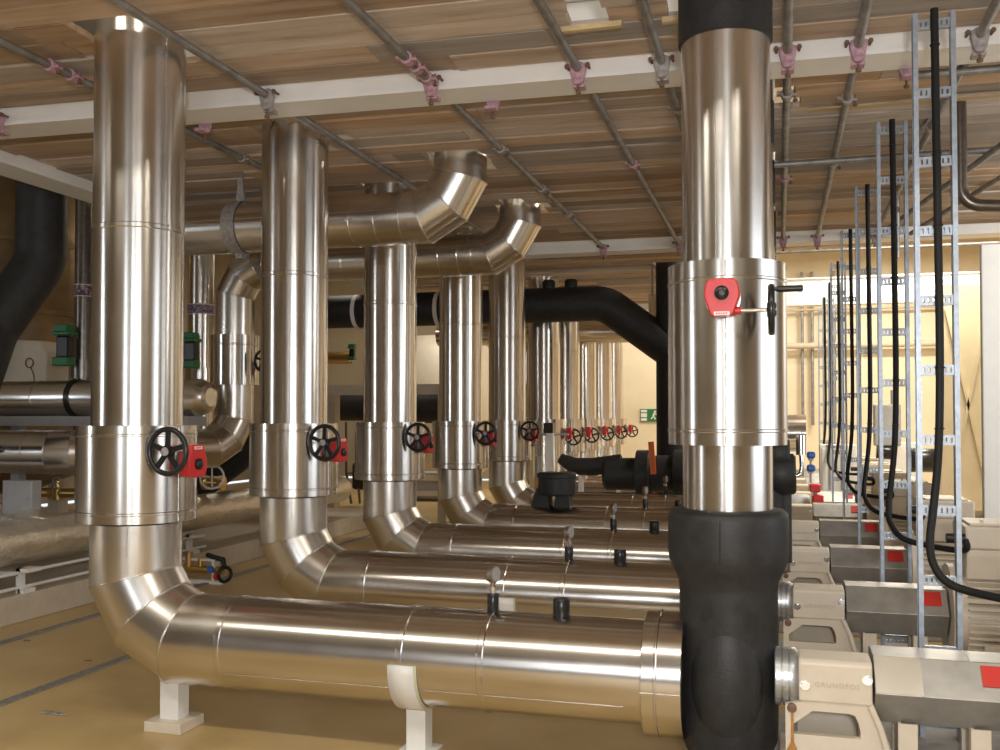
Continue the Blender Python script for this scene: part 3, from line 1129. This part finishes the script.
# hanger strap on the nearer crosswise pipe
t = thing('pipe_hanger', 'grey strap hanger around the nearer crosswise pipe below the deck', 'hanger', (-4.43, Y1, 0), 0)
m = MB()
m.lathe([(RU + .006, -.06), (RU + .012, -.06), (RU + .012, .06), (RU + .006, .06)], (0, 0, ZU), (1, 0, 0), 40, caps=False)
m.bx(-.03, .03, -.03, .03, ZU - RU - .05, ZU - RU - .008)
m.build('strap', CLAMPG, t)
m = MB(); m.prism([(-.05, 3.42), (.05, 3.42), (.025, 3.56), (.02, 3.72), (-.02, 3.72), (-.025, 3.56)], 'y', -.012, .012); m.build('drop_plate', CLAMPG, t)
m = MB(); m.cyl((-.0, -.04, ZU - RU - .03), (0, .04, ZU - RU - .03), .01, 8); m.build('bolt', CHROME, t)

# ------------------------------------------------------------------ black insulated pipes in the back
t = thing('insulated_pipe', 'black insulated pipe running crosswise high behind the silver risers', 'pipe', (0, 13.3, 0), 0)
m = MB()
RB = .245
m.tube(fillet([(-7.5, 0, 3.17), (-2.3, 0, 3.17), (-1.40, 0, 2.5)], .5, 4), RB, 32, mitre_sharp=False)
m.build('run', BLACK, t)
m = MB(); m.tube([(-1.40, 0, 3.9), (-1.40, 0, .5)], .2, 32); m.build('riser', BLACK, t)
for x in (-6.0, -4.72, -3.1, -2.78):
    m = MB(); m.lathe([(RB + .002, -.03), (RB + .012, -.03), (RB + .012, .03), (RB + .002, .03)], (x, 0, 3.16), (1, .0, 0), 32, caps=False) if x < -4 else m.cyl((x, 0, 3.3), (x, 0, 3.52), .09, 20, bev=.02)
    m.build('strap' if x < -4 else 'insulated_boss', PAPER if x < -4 else BLACK, t)
t = thing('pipe_hanger', 'pale clamp ring on the black vertical pipe under the deck', 'hanger', (-1.40, 13.3, 0))
m = MB(); m.lathe([(.205, 3.2), (.24, 3.2), (.24, 3.28), (.205, 3.28)], (0, 0, 0), (.0, .12, 1), 32, caps=False); m.build('strap', CLAMPG, t)
m = MB(); m.cyl((-.25, 0, 3.25), (-.25, 0, 3.75), .012, 8); m.build('rod', GALV, t)

# black pump manifold of the sixth line with orange lever
Yb = 12.65
t = thing('insulated_manifold', 'black insulated manifold lying behind the farthest front silver pipe', 'pipe', (0, Yb, 0), 0)
m = MB()
P = [at_Y(560, 458, Yb), at_Y(574, 466, Yb), at_Y(592, 467, Yb), at_Y(622, 463, Yb)]
for p in P:
    p.y = 0
m.tube(P, .13, 24, mitre_sharp=False, radii=[.07, .11, .12, .12])
m.build('bend', BLACK, t)
m = MB()
a, c = at_Y(604, 474, Yb), at_Y(722, 474, Yb)
a.y = c.y = 0
d = (c - a).normalized()
m.lathe([(.17, 0), (.21, .04), (.21, .42), (.31, .44), (.31, .6), (.24, .62), (.24, .9), (.31, .92), (.31, 1.08), (.25, 1.1), (.25, 1.75)], a, d, 32)
m.build('flanged_body', BLACK, t)
m = MB()
p = at_Y(651, 452, Yb - .3)
m.bar(V((p.x, -.3, p.z + .13)), V((p.x + .03, -.3, p.z - .28)), .035, .07)
o = m.build('lever', ORANGE, t); o['label'] = 'orange lever'
for u in (581, 619):
    m = MB(); q = at_Y(u, 483, Yb); m.prism([(q.x - .06, 0), (q.x + .06, 0), (q.x + .02, q.z + .1), (q.x - .02, q.z + .1)], 'y', -.05, .05); m.build('foot', WHITE, t)

# black insulated pot standing on the fourth run
t = thing('insulated_strainer', 'black insulated pot on two black feet on the fourth horizontal silver pipe', 'strainer', (-2.31, ROWS[3], ZA + RP - .02), 0)
m = MB(); m.lathe([(.18, .13), (.2, .15), (.2, .31), (.21, .32), (.21, .355), (.19, .37)], (.03, 0, 0), (0, 0, 1), 36); m.build('pot', BLACK, t)
for x, w in ((-.13, .1), (.1, .09)):
    m = MB(); m.prism([(x - w, 0), (x + w, 0), (x + w * .8, .16), (x - w * .5, .2)], 'y', -.09, .09, .006); m.build('foot', BLACK, t)

p = at_Y(532, 470, 12.6)
b = MB(); b.bx(-.03, .03, -.03, .03, 0, 1.25, .004); o = b.build('marker_post', WOODP, None, (p.x, 12.6, FZ)); tag(o, 'slim yellow timber post behind the black insulated pot', 'post')
# white post behind the strainer and yellow strip
t = thing('support_post', 'white steel post with T head behind the fifth silver riser', 'post', (-2.95, 12.75, FZ))
m = MB(); m.bx(-.05, .05, -.05, .05, 0, 1.43); m.build('post', WHITE, t)
m = MB(); m.bx(-.4, .25, -.02, .02, 1.4, 1.425); m.build('head', CLAMPG, t)
m = MB(); m.box((-.02, 0, 1.5), (.13, .12, .14), .01); m.build('head_block', BLACKP, t)

# ------------------------------------------------------------------ black branches behind the right pipe
t = thing('insulated_branch', 'pair of stubby black insulated branches beside the tall right pipe', 'pipe', (0, ROWS[1], 0), 0)
for (u0, u1, v, r), nm in zip(((768, 790, 454, .1), (766, 796, 474, .125)), ('upper_branch', 'lower_branch')):
    a, c = at_Y(u0, v, ROWS[1] - .1), at_Y(u1, v, ROWS[1] - .1)
    m = MB(); m.cyl(V((a.x, -.1, a.z)), V((c.x, -.1, c.z)), r, 28, bev=.015); m.build(nm, BLACK, t)
a = at_Y(779, 480, ROWS[1]); m = MB(); m.tube([(a.x, -.02, 1.2), (a.x, -.02, .7)], .075, 24); m.build('drop_leg', BLACK, t)
m = MB()
q = [at_Y(*k, ROWS[1] - .1) for k in ((796, 476), (801, 474), (802, 466), (801, 450))]
for k in q:
    k.y = -.1
m.tube(q, .014, 10, mitre_sharp=False)
m.cyl(q[3] + V((0, 0, -.03)), q[3] + V((0, 0, .09)), .03, 14)
m.build('drain_valve', CHROME, t)
for v, nm in ((455, 'upper'), (468, 'lower')):
    t = thing('valve_actuator', f'small blue valve actuator behind the tall right pipe, {nm} one', 'actuator', tuple(at_Y(811, v, 9.2)))
    m = MB(); m.box((0, 0, 0), (.075, .07, .06), .018); m.build('cover', BLUE, t)
    m = MB(); m.box((0, .05, -.02), (.05, .05, .06), .006); m.cyl((0, .05, -.05), (0, .05, -.14), .012, 8); m.build('base', CREAM, t)
c = at_Y(796, 433, 13.2)
t = thing('insulated_pipe', 'short silver insulated pipe end showing right of the tall right pipe', 'pipe', (0, 0, 0))
m = MB(); m.lathe([(.3, 0), (.3, .12), (.24, .14), (.24, .42)], V((c.x - .3, c.y, c.z)), (1, 0, 0), 32); m.build('run', ALUX, t)

# ------------------------------------------------------------------ left plant
t = thing('insulated_pipe', 'thick black insulated pipe bending down at the upper left edge', 'pipe', (0, 0, 0))
P = [at_Y(41, 90, 7.3), at_Y(41, 262, 7.3), at_Y(-8, 330, 7.0), at_Y(-40, 420, 6.6)]
P[0].x = P[1].x
P[0].z = 4.6
P.append(V((-12.9, P[3].y, P[3].z - .1)))
m = MB(); m.tube(fillet(P, .4, 6), .215, 36, mitre_sharp=False); m.build('bend', BLACK, t)
t = thing('tank', 'large shiny clad tank behind the thick black pipe at the left edge', 'tank', (-9.3, 9.6, .2))
m = MB(); m.lathe([(.6, .5), (1.25, .75), (1.3, 1.0), (1.3, 4.3), (1.2, 4.6), (.6, 4.85)], seg=56, sharp=()); m.build('shell', TANKM, t)
m = MB()
for z in (1.6, 2.6, 3.4):
    m.lathe([(1.3, z - .03), (1.31, z - .025), (1.31, z + .025), (1.3, z + .03)], seg=56, caps=False)
m.build('seam_band', TANKM, t)
for a in (.4, 2.5, 4.6):
    m = MB(); m.bx(cos(a) * .9 - .08, cos(a) * .9 + .08, sin(a) * .9 - .08, sin(a) * .9 + .08, 0, .75); m.build('leg', KERB, t)
# slim label pipes
for u, Yp, rr, vb, lb in ((83, 8.6, .085, 291, 'dark slim vertical pipe with a purple label band left of the nearest riser'), (201, 10.6, .16, 310, 'slim silver vertical pipe with a purple label band between the first two risers')):
    p = at_Y(u, 300, Yp)
    zb = at_Y(u, vb, Yp).z
    t = thing('labelled_pipe', lb, 'pipe', (p.x, Yp, 0))
    m = MB(); m.tube([(0, 0, 1.1), (0, 0, 4.6)], rr, 28); m.lathe([(rr, 2.2), (rr + .03, 2.2), (rr + .03, 2.0), (rr, 2.0)], seg=28, caps=False); m.build('riser', ALUZ if u > 100 else STEELD, t)
    m = MB(); m.lathe([(rr + .001, zb - .06), (rr + .003, zb - .06), (rr + .003, zb + .06), (rr + .001, zb + .06)], seg=28, caps=False); o = m.build('label_band', PURP, t); o['label'] = 'purple printed label band'
    m = MB()
    for s in (-1, 1):
        m.lathe([(rr + .003, zb + s * .06 - .004), (rr + .0045, zb + s * .06 - .004), (rr + .0045, zb + s * .06 + .004), (rr + .003, zb + s * .06 + .004)], seg=28, caps=False)
    m.build('band_edge', PAPER, t)
# short clad vessel behind the nearest riser
t = thing('clad_vessel', 'short horizontal silver clad vessel passing behind the nearest riser', 'vessel', (0, 8.1, 0))
a, c = at_Y(4, 398, 8.1), at_Y(211, 400, 8.1)
Zv, Rv = (a.z + c.z) / 2 + .01, .175
L = c.x - a.x
m = MB(); m.lathe([(.12, 0), (Rv, .04), (Rv, L - .1), (Rv * .8, L - .02), (.09, L)], (a.x, 0, Zv), (1, 0, 0), 36); m.lathe([(Rv, .45), (Rv + .004, .455), (Rv + .004, .47), (Rv, .475)], (a.x, 0, Zv), (1, 0, 0), 36, caps=False); m.build('shell', ALU, t)
x = at_Y(76, 398, 8.1).x
m = MB(); m.lathe([(Rv + .002, 0), (Rv + .014, 0), (Rv + .014, .05), (Rv + .002, .05)], (x, 0, Zv), (1, -.0, 0), 36, caps=False); m.cyl((x, -.1, Zv - Rv - .06), (x + .1, -.1, Zv - Rv - .03), .02, 8); m.build('strap', BLACKP, t)
# bracket below the vessel
t = thing('steel_bracket', 'grey steel channel bracket carrying the short vessel', 'bracket', (0, 8.1, 0))
m = MB(); m.bx(a.x - .2, c.x - .15, -.15, .15, Zv - Rv - .1, Zv - Rv - .005); m.build('channel', PCB, t)
for xx in (a.x + .05, a.x + .95):
    m = MB(); m.bx(xx - .05, xx + .05, .1, .2, .21, Zv - Rv - .1); m.build('leg', PCB, t)
# cream housing with round cover at the left
p = at_Y(34, 362, 8.9)
t = thing('instrument_housing', 'beige instrument housing with a small ring above the short vessel', 'housing', tuple(p))
m = MB(); m.prism([(-.3, -.3), (.3, -.3), (.3, .1), (.22, .22), (-.12, .24), (-.28, .1)], 'y', -.15, .2, .02); m.build('case', CREAM, t)
m = MB(); m.torus((.08, -.16, -.02), (0, 1, 0), .05, .006, 24, 6); m.tube([(.1, -.16, -.07), (.14, -.16, -.15), (.15, -.16, -.26)], .005, 6); m.build('capillary_coil', RUST, t)


def green_switch(p, label):
    t = thing('green_actuator', label, 'actuator', tuple(p))
    m = MB(); m.box((0, 0, .17), (.17, .13, .08), .012); m.box((0, 0, .115), (.22, .15, .03), .004); m.build('top_cover', GREEN, t)
    m = MB(); m.box((0, 0, -.17), (.2, .13, .09), .012); m.build('bottom_cover', GREEN, t)
    m = MB(); m.cyl((-.06, 0, -.14), (-.06, 0, .11), .012, 8); m.cyl((.06, 0, -.14), (.06, 0, .11), .012, 8); m.box((.01, .01, -.02), (.15, .11, .22), .015); m.build('yoke', BLACKP, t)
    return t


g = green_switch(at_Y(64, 345, 8.35), 'green topped valve actuator just left of the nearest riser')
dup(g, tuple(at_Y(190, 350, 10.1)), label='green topped valve actuator just right of the nearest riser')
gf = dup(g, tuple(at_Y(352, 352, 14.5)), label='green topped valve actuator far back between the second and third risers')

gf.scale = (.62, .62, .62)
a, c = at_Y(322, 358, 14.6), at_Y(352, 360, 14.6)
t = thing('clad_vessel', 'small brassy horizontal pipe stub beside the far green topped actuator', 'pipe', (0, 14.6, 0))
m = MB(); m.lathe([(.09, 0), (.1, .02), (.1, c.x - a.x + .38), (.06, c.x - a.x + .42)], (a.x - .4, 0, a.z), (1, 0, 0), 24); m.build('shell', BRASS, t)
# foil duct and its rails on the kerb
t = thing('foil_pipe', 'pipe wrapped in crinkled foil running low along the left kerb', 'pipe', (-6.12, 0, 0))
m = MB()
rng = random.Random(3)
rings = []
for k in range(140):
    y = 2.5 + k * .075
    rings.append([V((cos(2 * pi * q / 40) * (.185 + rng.uniform(-.005, .005)), y, .56 + sin(2 * pi * q / 40) * (.185 + rng.uniform(-.005, .005)))) for q in range(40)])
m.loft(rings)
m.build('wrap', FOIL, t)
m = MB(); m.tube(fillet([(-.0, 6.9, .56), (-.35, 7.3, .62), (-1.6, 7.3, .62)], .2, 4), .19, 32, mitre_sharp=False); m.build('side_branch', FOIL, t)
t = thing('skid_frame', 'cream tube frame with rails standing on the left kerb under the foil pipe', 'frame', (-5.93, 0, .17))
for z in (.045, .165):
    m = MB(); m.tube([(0, 2.2, z), (0, 9.2, z)], .014, 12); m.build('rail', WHITE, t)
for y in (3.4, 6.55, 8.9):
    m = MB(); m.bx(-.02, .02, y - .03, y + .03, 0, .2); m.bx(-.02, .1, y - .03, y + .12, .17, .2); m.bx(-.0, .06, y - .03, y + .1, .0, .035); m.bx(-.3, .0, y - .03, y + .03, .14, .17); m.build('post', WHITE, t)
b = MB(); b.bx(-8.8, -6.4, 5.6, 6.6, .0, .42, .01); o = b.build('equipment_plinth', PCB, None, (0, 0, .17)); tag(o, 'dark grey equipment base behind the rails on the left kerb', 'base')
# small enclosure
p = at_Y(22, 497, 7.2)
t = thing('control_box', 'grey control box below the left silver pipe', 'control box', (p.x, 7.2, p.z))
m = MB(); m.box((0, 0, 0), (.32, .12, .3), .008); m.build('case', PCB, t)
m = MB(); m.box((0, -.062, 0), (.28, .006, .26), .002); m.cyl((.11, -.065, 0), (.11, -.075, 0), .012, 10); m.build('lid', PCB, t)
p = at_Y(58, 490, 8.6)
t = thing('valve_station', 'small cluster of grey valves below the left silver pipe', 'valve', (p.x, 8.6, p.z))
m = MB(); m.cyl((-.25, 0, -.03), (.3, 0, -.03), .05, 16); m.cyl((0, 0, -.1), (0, 0, .1), .06, 16); m.build('body', BRASS, t)
m = MB(); m.torus((.08, -.1, .08), (0, 1, .2), .06, .008, 24, 6); m.bar((.02, -.1, .08), (.14, -.1, .08), .01, .008); m.build('wheel', CLAMPG, t)
# black inclined pipe behind 2nd riser and its wheel
t = thing('insulated_pipe', 'black insulated pipe slanting behind the nearest valve handwheel', 'pipe', (0, 0, 0))
a, c = at_Y(196, 486, 10.4), at_Y(262, 438, 10.4)
m = MB(); m.tube([a, c], .2, 28); m.build('run', BLACK, t)
t = thing('hand_valve', 'small valve with a pale thin handwheel behind the nearest red gearbox', 'valve', tuple(at_Y(212, 477, 9.2)))
m = MB(); m.torus((0, 0, 0), (.35, -1, .1), .125, .011, 32, 8); m.bar((-.11, 0, 0), (.11, 0.07, 0), .014, .012); m.bar((0, 0, -.11), (0, 0, .11), .014, .012); m.build('wheel', WHITE, t)
m = MB(); m.cyl((0, 0, 0), (-.05, .25, -.05), .02, 10); m.lathe([(.05, 0), (.08, .02), (.08, .06), (.05, .08), (.05, .2), (.08, .22), (.08, .26)], (-.3, .28, -.08), (1, 0, 0), 20); m.build('body', BRASS, t)
# small priming set on the floor
p = at_Z(205, 583, FZ)
t = thing('priming_set', 'small brass valve set with blue and red discs on the floor behind the nearest bend', 'valve set', (p.x, p.y, FZ))
m = MB(); m.bx(-.3, .22, -.04, .04, .0, .03); m.bx(-.3, -.27, -.04, .04, .03, .2); m.bx(.1, .13, -.04, .04, .03, .24); m.bx(-.3, .13, -.02, .02, .22, .24); m.build('stand', WHITE, t)
m = MB(); m.cyl((-.25, 0, .13), (.2, 0, .13), .045, 16); m.cyl((-.05, -.0, .1), (-.05, 0, .25), .03, 12); m.cyl((-.18, -.0, .1), (-.18, 0, .3), .04, 12); m.build('body', BRASS, t)
m = MB(); m.torus((.24, -.03, .1), (1, -.5, 0), .07, .018, 24, 8); m.tube([(.22, 0, .16), (.2, 0, .24), (.1, 0, .26), (.02, 0, .28)], .025, 10, mitre_sharp=False); m.build('hose', BLACKP, t)
m = MB(); m.cyl((.17, -.05, .08), (.17, -.075, .08), .035, 16); m.build('red_disc', RED, t)
m = MB(); m.cyl((.1, -.05, .15), (.1, -.075, .15), .035, 16); m.build('blue_disc', BLUE, t)
# floor strips, scrap
for x, y0, y1, lb in ((-4.3, 2.2, 5.78, 'grey steel strip on the floor, nearer one ending at the nearest bend'), (-5.45, 2.2, 14, 'grey steel strip on the floor along the left kerb')):
    b = MB(); b.bx(-.035, .035, y0, y1, 0, .012, .003); o = b.build('floor_strip', STRIP, None, (x, 0, FZ)); tag(o, lb, 'floor strip', 'grey floor strips')
p = at_Z(54, 714, FZ)
b = MB()
rng = random.Random(5)
for k in range(9):
    b.box((-.07 + k * .017, rng.uniform(-.012, .012), .006), (.03, rng.uniform(.01, .03), .008), .002, Matrix.Rotation(rng.uniform(-.8, .8), 3, 'Z'))
o = b.build('tape_scrap', SCRAP, None, (p.x, p.y, FZ)); tag(o, 'small scrap of crumpled grey tape on the floor in the near left corner', 'scrap')
for (u, v), lb in (((27, 641), 'small dark chip on the floor near the left kerb'), ((88, 661), 'small dark chip on the floor near the nearer grey strip')):
    p = at_Z(u, v, FZ); b = MB(); b.box((0, 0, .003), (.05, .015, .006), .002, Matrix.Rotation(.3, 3, 'Z')); o = b.build('floor_chip', RUST, None, (p.x, p.y, FZ)); tag(o, lb, 'chip')

# ------------------------------------------------------------------ clutter between the risers, far back
t = thing('tank', 'cream clad tank far back between the second and third risers', 'tank', (-7.6, 21.5, FZ))
m = MB(); m.lathe([(.9, .3), (1.2, .5), (1.2, 3.2), (.8, 3.5)], seg=40, sharp=()); m.build('shell', CREAM, t)
m = MB(); m.cyl((-.9, -1.1, 1.9), (.9, -1.2, 1.95), .14, 20); m.build('nozzle', BRASS, t)
t = thing('insulated_pipe', 'thick black insulated pipe lying at mid height far back behind the third riser', 'pipe', (0, 15.5, 0))
a, c = at_Y(336, 407, 15.5), at_Y(445, 409, 15.5)
m = MB(); m.lathe([(.2, 0), (.24, .03), (.24, .6), (.28, .63), (.28, c.x - a.x - .05), (.2, c.x - a.x)], (a.x, 0, a.z), (1, 0, 0), 32); m.build('run', BLACK, t)
b_ = thing('steel_table', 'cream steel bench frame carrying equipment far back between the risers', 'bench', (0, 14.6, FZ))
a, c = at_Y(328, 386, 14.6), at_Y(450, 386, 14.6)
m = MB(); m.bx(a.x, c.x, -.15, .15, a.z - .1, a.z + .06); m.build('top_rail', CREAM, b_)
for x in (a.x + .1, (a.x + c.x) / 2 + .25, c.x - .1):
    m = MB(); m.bx(x - .07, x + .07, -.1, .1, 0, a.z - .1); m.build('leg', CREAM, b_)
t = thing('hand_truck', 'dark hand truck leaning upright between the second and third risers', 'hand truck', tuple(at_Z(350, 506, FZ)))
m = MB(); m.tube([(-.2, .25, 1.55), (-.1, .05, .6), (.05, -.05, .05)], .025, 10, mitre_sharp=False); m.tube([(.05, .3, 1.4), (.1, .1, .6), (.2, 0, .05)], .025, 10, mitre_sharp=False); m.bar((-.1, .05, .6), (.1, .1, .6), .03, .03); m.build('frame', STEELD, t)
m = MB(); m.box((.16, .12, .55), (.3, .2, .5), .06); m.build('load_bag', BLACK, t)
p = at_Z(425, 500, FZ)
t = thing('equipment_crate', 'low dark crate with cream slats far back right of the third riser', 'crate', (p.x, p.y, FZ))
m = MB(); m.bx(-.5, .6, -.2, .4, .05, .55, .01); m.build('body', PCB, t)
m = MB(); m.bx(-.55, .65, -.25, -.2, .1, .2); m.bx(-.55, .65, -.25, -.2, .4, .5); m.build('slat', CREAM, t)

# silver crosswise pipe far back with bend (behind the black pipe)
t = thing('insulated_pipe', 'silver crosswise pipe far back below the black pipe, with bend at its right end', 'pipe', (0, 16.4, 0))
a, c = at_Y(520, 334, 16.4), at_Y(636, 334, 16.4)
m = MB(); m.tube([(a.x - 1.5, 0, a.z), (c.x, 0, a.z)], .19, 28); m.build('run', ALUX, t)
m = MB()
rg = m.tube(fillet([(c.x, 0, a.z), (c.x + .4, 0, a.z), (c.x + .4, 0, 3.95)], .36, 2), .19, 28)
for q in rg[:-1]:
    m.loop_tube(q, .006)
m.build('elbow', ALU, t)
# golden thin pipes between the fifth and sixth risers
p = at_Y(529, 400, 14.8)
t = thing('insulated_pipe', 'slim brassy looking vertical pipe between the fifth and sixth risers', 'pipe', (p.x, 14.8, 0))
m = MB(); m.tube([(0, 0, .2), (0, 0, 2.6), (.25, 0, 2.95)], .12, 24); m.lathe([(.12, 1.6), (.16, 1.6), (.16, 2.1), (.12, 2.1)], seg=24, caps=False); m.build('riser', ALUZ, t)

# ------------------------------------------------------------------ exit sign on the far wall
a, c = at_Y(640, 409, 23.95), at_Y(669, 421.5, 23.95)
w, h = c.x - a.x, a.z - c.z
t = thing('exit_sign', 'green emergency exit sign on the far beige wall', 'sign', (a.x, 23.99, c.z))
m = MB(); m.bx(0, w, -.03, 0, 0, h, .004); m.build('board', SIGNG, t)
m = MB()
m.bx(.02, w * .24, -.034, -.03, h * .74, h * .93)
m.bx(.02, w * .24, -.034, -.03, h * .34, h * .66)
m.bx(.02, w * .24, -.034, -.03, h * .06, h * .26)
m.build('door_symbol', SIGNW, t)
m = MB()
m.cyl((w * .52, -.034, h * .78), (w * .52, -.03, h * .78), .03, 16)
m.bar((w * .5, -.032, h * .7), (w * .46, -.032, h * .42), .004, .05)
m.bar((w * .46, -.032, h * .42), (w * .54, -.032, h * .18), .004, .03)
m.bar((w * .46, -.032, h * .42), (w * .38, -.032, h * .2), .004, .03)
m.bar((w * .5, -.032, h * .66), (w * .6, -.032, h * .5), .004, .025)
m.build('running_figure', SIGNW, t)
m = MB(); m.prism([(w * .72, h * .42), (w * .84, h * .42), (w * .84, h * .28), (w * .96, h * .5), (w * .84, h * .72), (w * .84, h * .58), (w * .72, h * .58)], 'y', -.034, -.03); m.build('arrow', SIGNW, t)

# ------------------------------------------------------------------ right background
b = MB()
b.bx(1.70, 3.6, 9.25, 9.33, FZ, 3.1, .01)
o = b.build('trim_2', WHITE); tag(o, 'white boxed column on the right edge', 'column', kind='structure')
t = thing('braced_screen', 'yellowed panel screen with crossed braces beside the white column', 'screen', (0, 13.2, FZ))
m = MB(); m.bx(1.95, 3.4, 0, .06, .05, 3.3); m.build('sheet', TARP, t)
for A, B in (((2.02, .6), (2.5, 3.0)), ((2.5, .6), (2.02, 3.0))):
    m = MB(); m.bar(V((A[0], -.01, A[1])), V((B[0], -.01, B[1])), .02, .035); m.build('brace', TARP, t)
m = MB(); m.bx(1.92, 1.95, -.01, .07, 0, 3.35); m.build('edge_post', CREAM, t)
for zz, yy, lb in ((at_Y(800, 346, 23.8).z, 23.75, 'pale pipe along the far wall right of the tall pipe, upper one'), (at_Y(800, 310, 23.8).z, 23.8, 'thin conduit along the far wall under the white beam')):
    b = MB(); b.tube([(-1, 0, 0), (4.0, 0, 0)], .07 if zz < 3.5 else .03, 14); o = b.build('wall_pipe', KERB, None, (0, yy, zz)); tag(o, lb, 'pipe')
for u, lb in ((802, 'thin vertical conduit on the far wall, nearest the tall right pipe'), (812, 'thin vertical conduit on the far wall, second from the tall right pipe'), (834, 'thin vertical conduit on the far wall behind the ladders')):
    p = at_Y(u, 300, 23.85); b = MB(); b.tube([(0, 0, 1.4), (0, 0, 5.0)], .035, 10); o = b.build('wall_conduit', TUBE, None, (p.x, 23.85, 0)); tag(o, lb, 'conduit')
p = at_Y(887, 425, 15.0)
b_ = thing('junction_box', 'dark junction box hanging behind the second cable ladder', 'box', tuple(p))
m = MB(); m.box((0, 0, 0), (.36, .2, .6), .02); m.cyl((.1, 0, .3), (.1, 0, .5), .05, 12); m.build('case', PCB, b_)
m = MB(); m.cyl((-.15, -.05, -.38), (.1, -.05, -.40), .1, 16, bev=.01); m.build('upper_gland', BLACKP, b_)
m = MB(); m.cyl((.3, -.05, -.5), (.62, -.05, -.5), .17, 18, bev=.01); m.build('lower_gland', BLACKP, b_)
# bent steel pipe at upper right
t = thing('bent_pipe', 'dark bare steel pipe bending below the deck at the right edge', 'pipe', (0, 0, 0))
P = [at_Y(961, 118, 6.9), at_Y(961, 205, 6.9), at_Y(1060, 207, 6.9)]
P[0].x = P[1].x
P[0].z = 3.95
m = MB(); m.tube(fillet(P, .13, 8), .04, 20, mitre_sharp=False); m.build('bend', STEELD, t)
for (u, v), lb in (((815, 488), 'small red valve housing among the far pumps, upper one'), ((818, 499), 'small red valve housing among the far pumps, lower one')):
    t = thing('valve_housing', lb, 'valve', tuple(at_Y(u, v, 13.4)))
    m = MB(); m.box((0, 0, 0), (.14, .12, .11), .02); m.build('case', RED, t)
    m = MB(); m.cyl((0, 0, -.05), (0, 0, -.3), .03, 10); m.build('stem', CLAMPG, t)
t = thing('motor_hood', 'grey curved hood among the far pumps beside the red valve housings', 'hood', tuple(at_Y(797, 503, 13.6)))
m = MB(); m.lathe([(.2, -.16), (.22, -.13), (.22, .13), (.2, .16)], (0, 0, -.1), (1, 0, 0), 28); m.bx(-.16, .16, -.2, .2, -.3, -.1); m.build('cover', PCB, t)
# far enclosures among the pumps
for u, v, Yp, w, h, lb in ((838, 500, 14.85, .5, .5, 'cream cabinet among the far pumps, left one'), (900, 470, 16.35, .5, .55, 'white cabinet among the far pumps behind the second ladder')):
    p = at_Y(u, v, Yp)
    t = thing('control_cabinet', lb, 'cabinet', (p.x, Yp, FZ))
    m = MB(); m.bx(-w / 2, w / 2, -.15, .15, .05, 1.25, .012); m.build('case', WHITE, t)
    m = MB(); m.bx(-w / 2 + .03, w / 2 - .03, -.165, -.15, .1, 1.2, .004); m.build('door', WHITE, t)

# ------------------------------------------------------------------ lights
def area(name, loc, aim, sx, sy, power, col=(1, 1, 1)):
    l = bpy.data.lights.new(name, 'AREA')
    l.shape = 'RECTANGLE'
    l.size, l.size_y = sx, sy
    l.energy = power
    l.color = col
    o = bpy.data.objects.new(name, l)
    COL.objects.link(o)
    o.location = loc
    o.rotation_euler = (V(aim) - V(loc)).to_track_quat('-Z', 'Y').to_euler()
    return o


DAY, TUBEC = (.86, .93, 1.0), (1.0, .93, .80)
area('window_light', (-2.3, -5.9, 2.2), (-2.05, 5, 1.8), .7, 2.5, 35, DAY)
area('window_light', (.95, -5.9, 2.2), (1.0, 5, 1.8), .8, 2.5, 70, DAY)
area('window_light', (-12.9, -.7, 2.4), (-3, 5, 1.6), 1.4, 2.8, 130, DAY)
area('doorway_light', (6.9, 4.2, 2.2), (-3, 5, 1.2), 4.0, 2.6, 75, DAY)
area('fill_flash', (.3, -.6, 1.9), (-1.0, 6, 2.3), .3, .3, 105, (1, .97, .93))  # lamp added behind the camera, standing in for its fill flash
area('ceiling_or_fill_lamp', (3.7, 7.7, 3.3), (2.5, 9.6, 1.7), .8, .3, 75, (1, .98, .93))  # added out-of-view lamp under the deck, brightens the white column and motors
for x in (-4.2, -1.2, 1.8):
    area('ceiling_or_fill_lamp', (x, 1.0, 4.9), (x, 1.4, 0), 1.5, .25, 60, TUBEC)
for x, y, p in ((2.5, 12.6, 330), (2.4, 17.0, 300), (2.4, 21, 280), (-2.5, 22, 140), (-6.6, 19, 90), (-6.6, 14.2, 40)):  # far-left pair added to lighten the clutter between the risers
    area('ceiling_or_fill_lamp', (x, y, 5.3), (x, y, 0), 1.6, .3, p, TUBEC)
w = bpy.data.worlds.new('world')
sc.world = w
w.use_nodes = True
w.node_tree.nodes['Background'].inputs[0].default_value = (.85, .92, 1.0, 1)
w.node_tree.nodes['Background'].inputs[1].default_value = 1.2

sc.view_settings.view_transform = 'Standard'
sc.view_settings.look = 'None'
sc.view_settings.exposure = 0.05
sc.view_settings.gamma = 1.0
sc.view_settings.use_curve_mapping = False
sc.cycles.use_denoising = True
sc.cycles.use_adaptive_sampling = False
sc.cycles.sample_clamp_direct = 12
sc.cycles.max_bounces = 8
sc.cycles.glossy_bounces = 5
sc.cycles.sample_clamp_indirect = 6
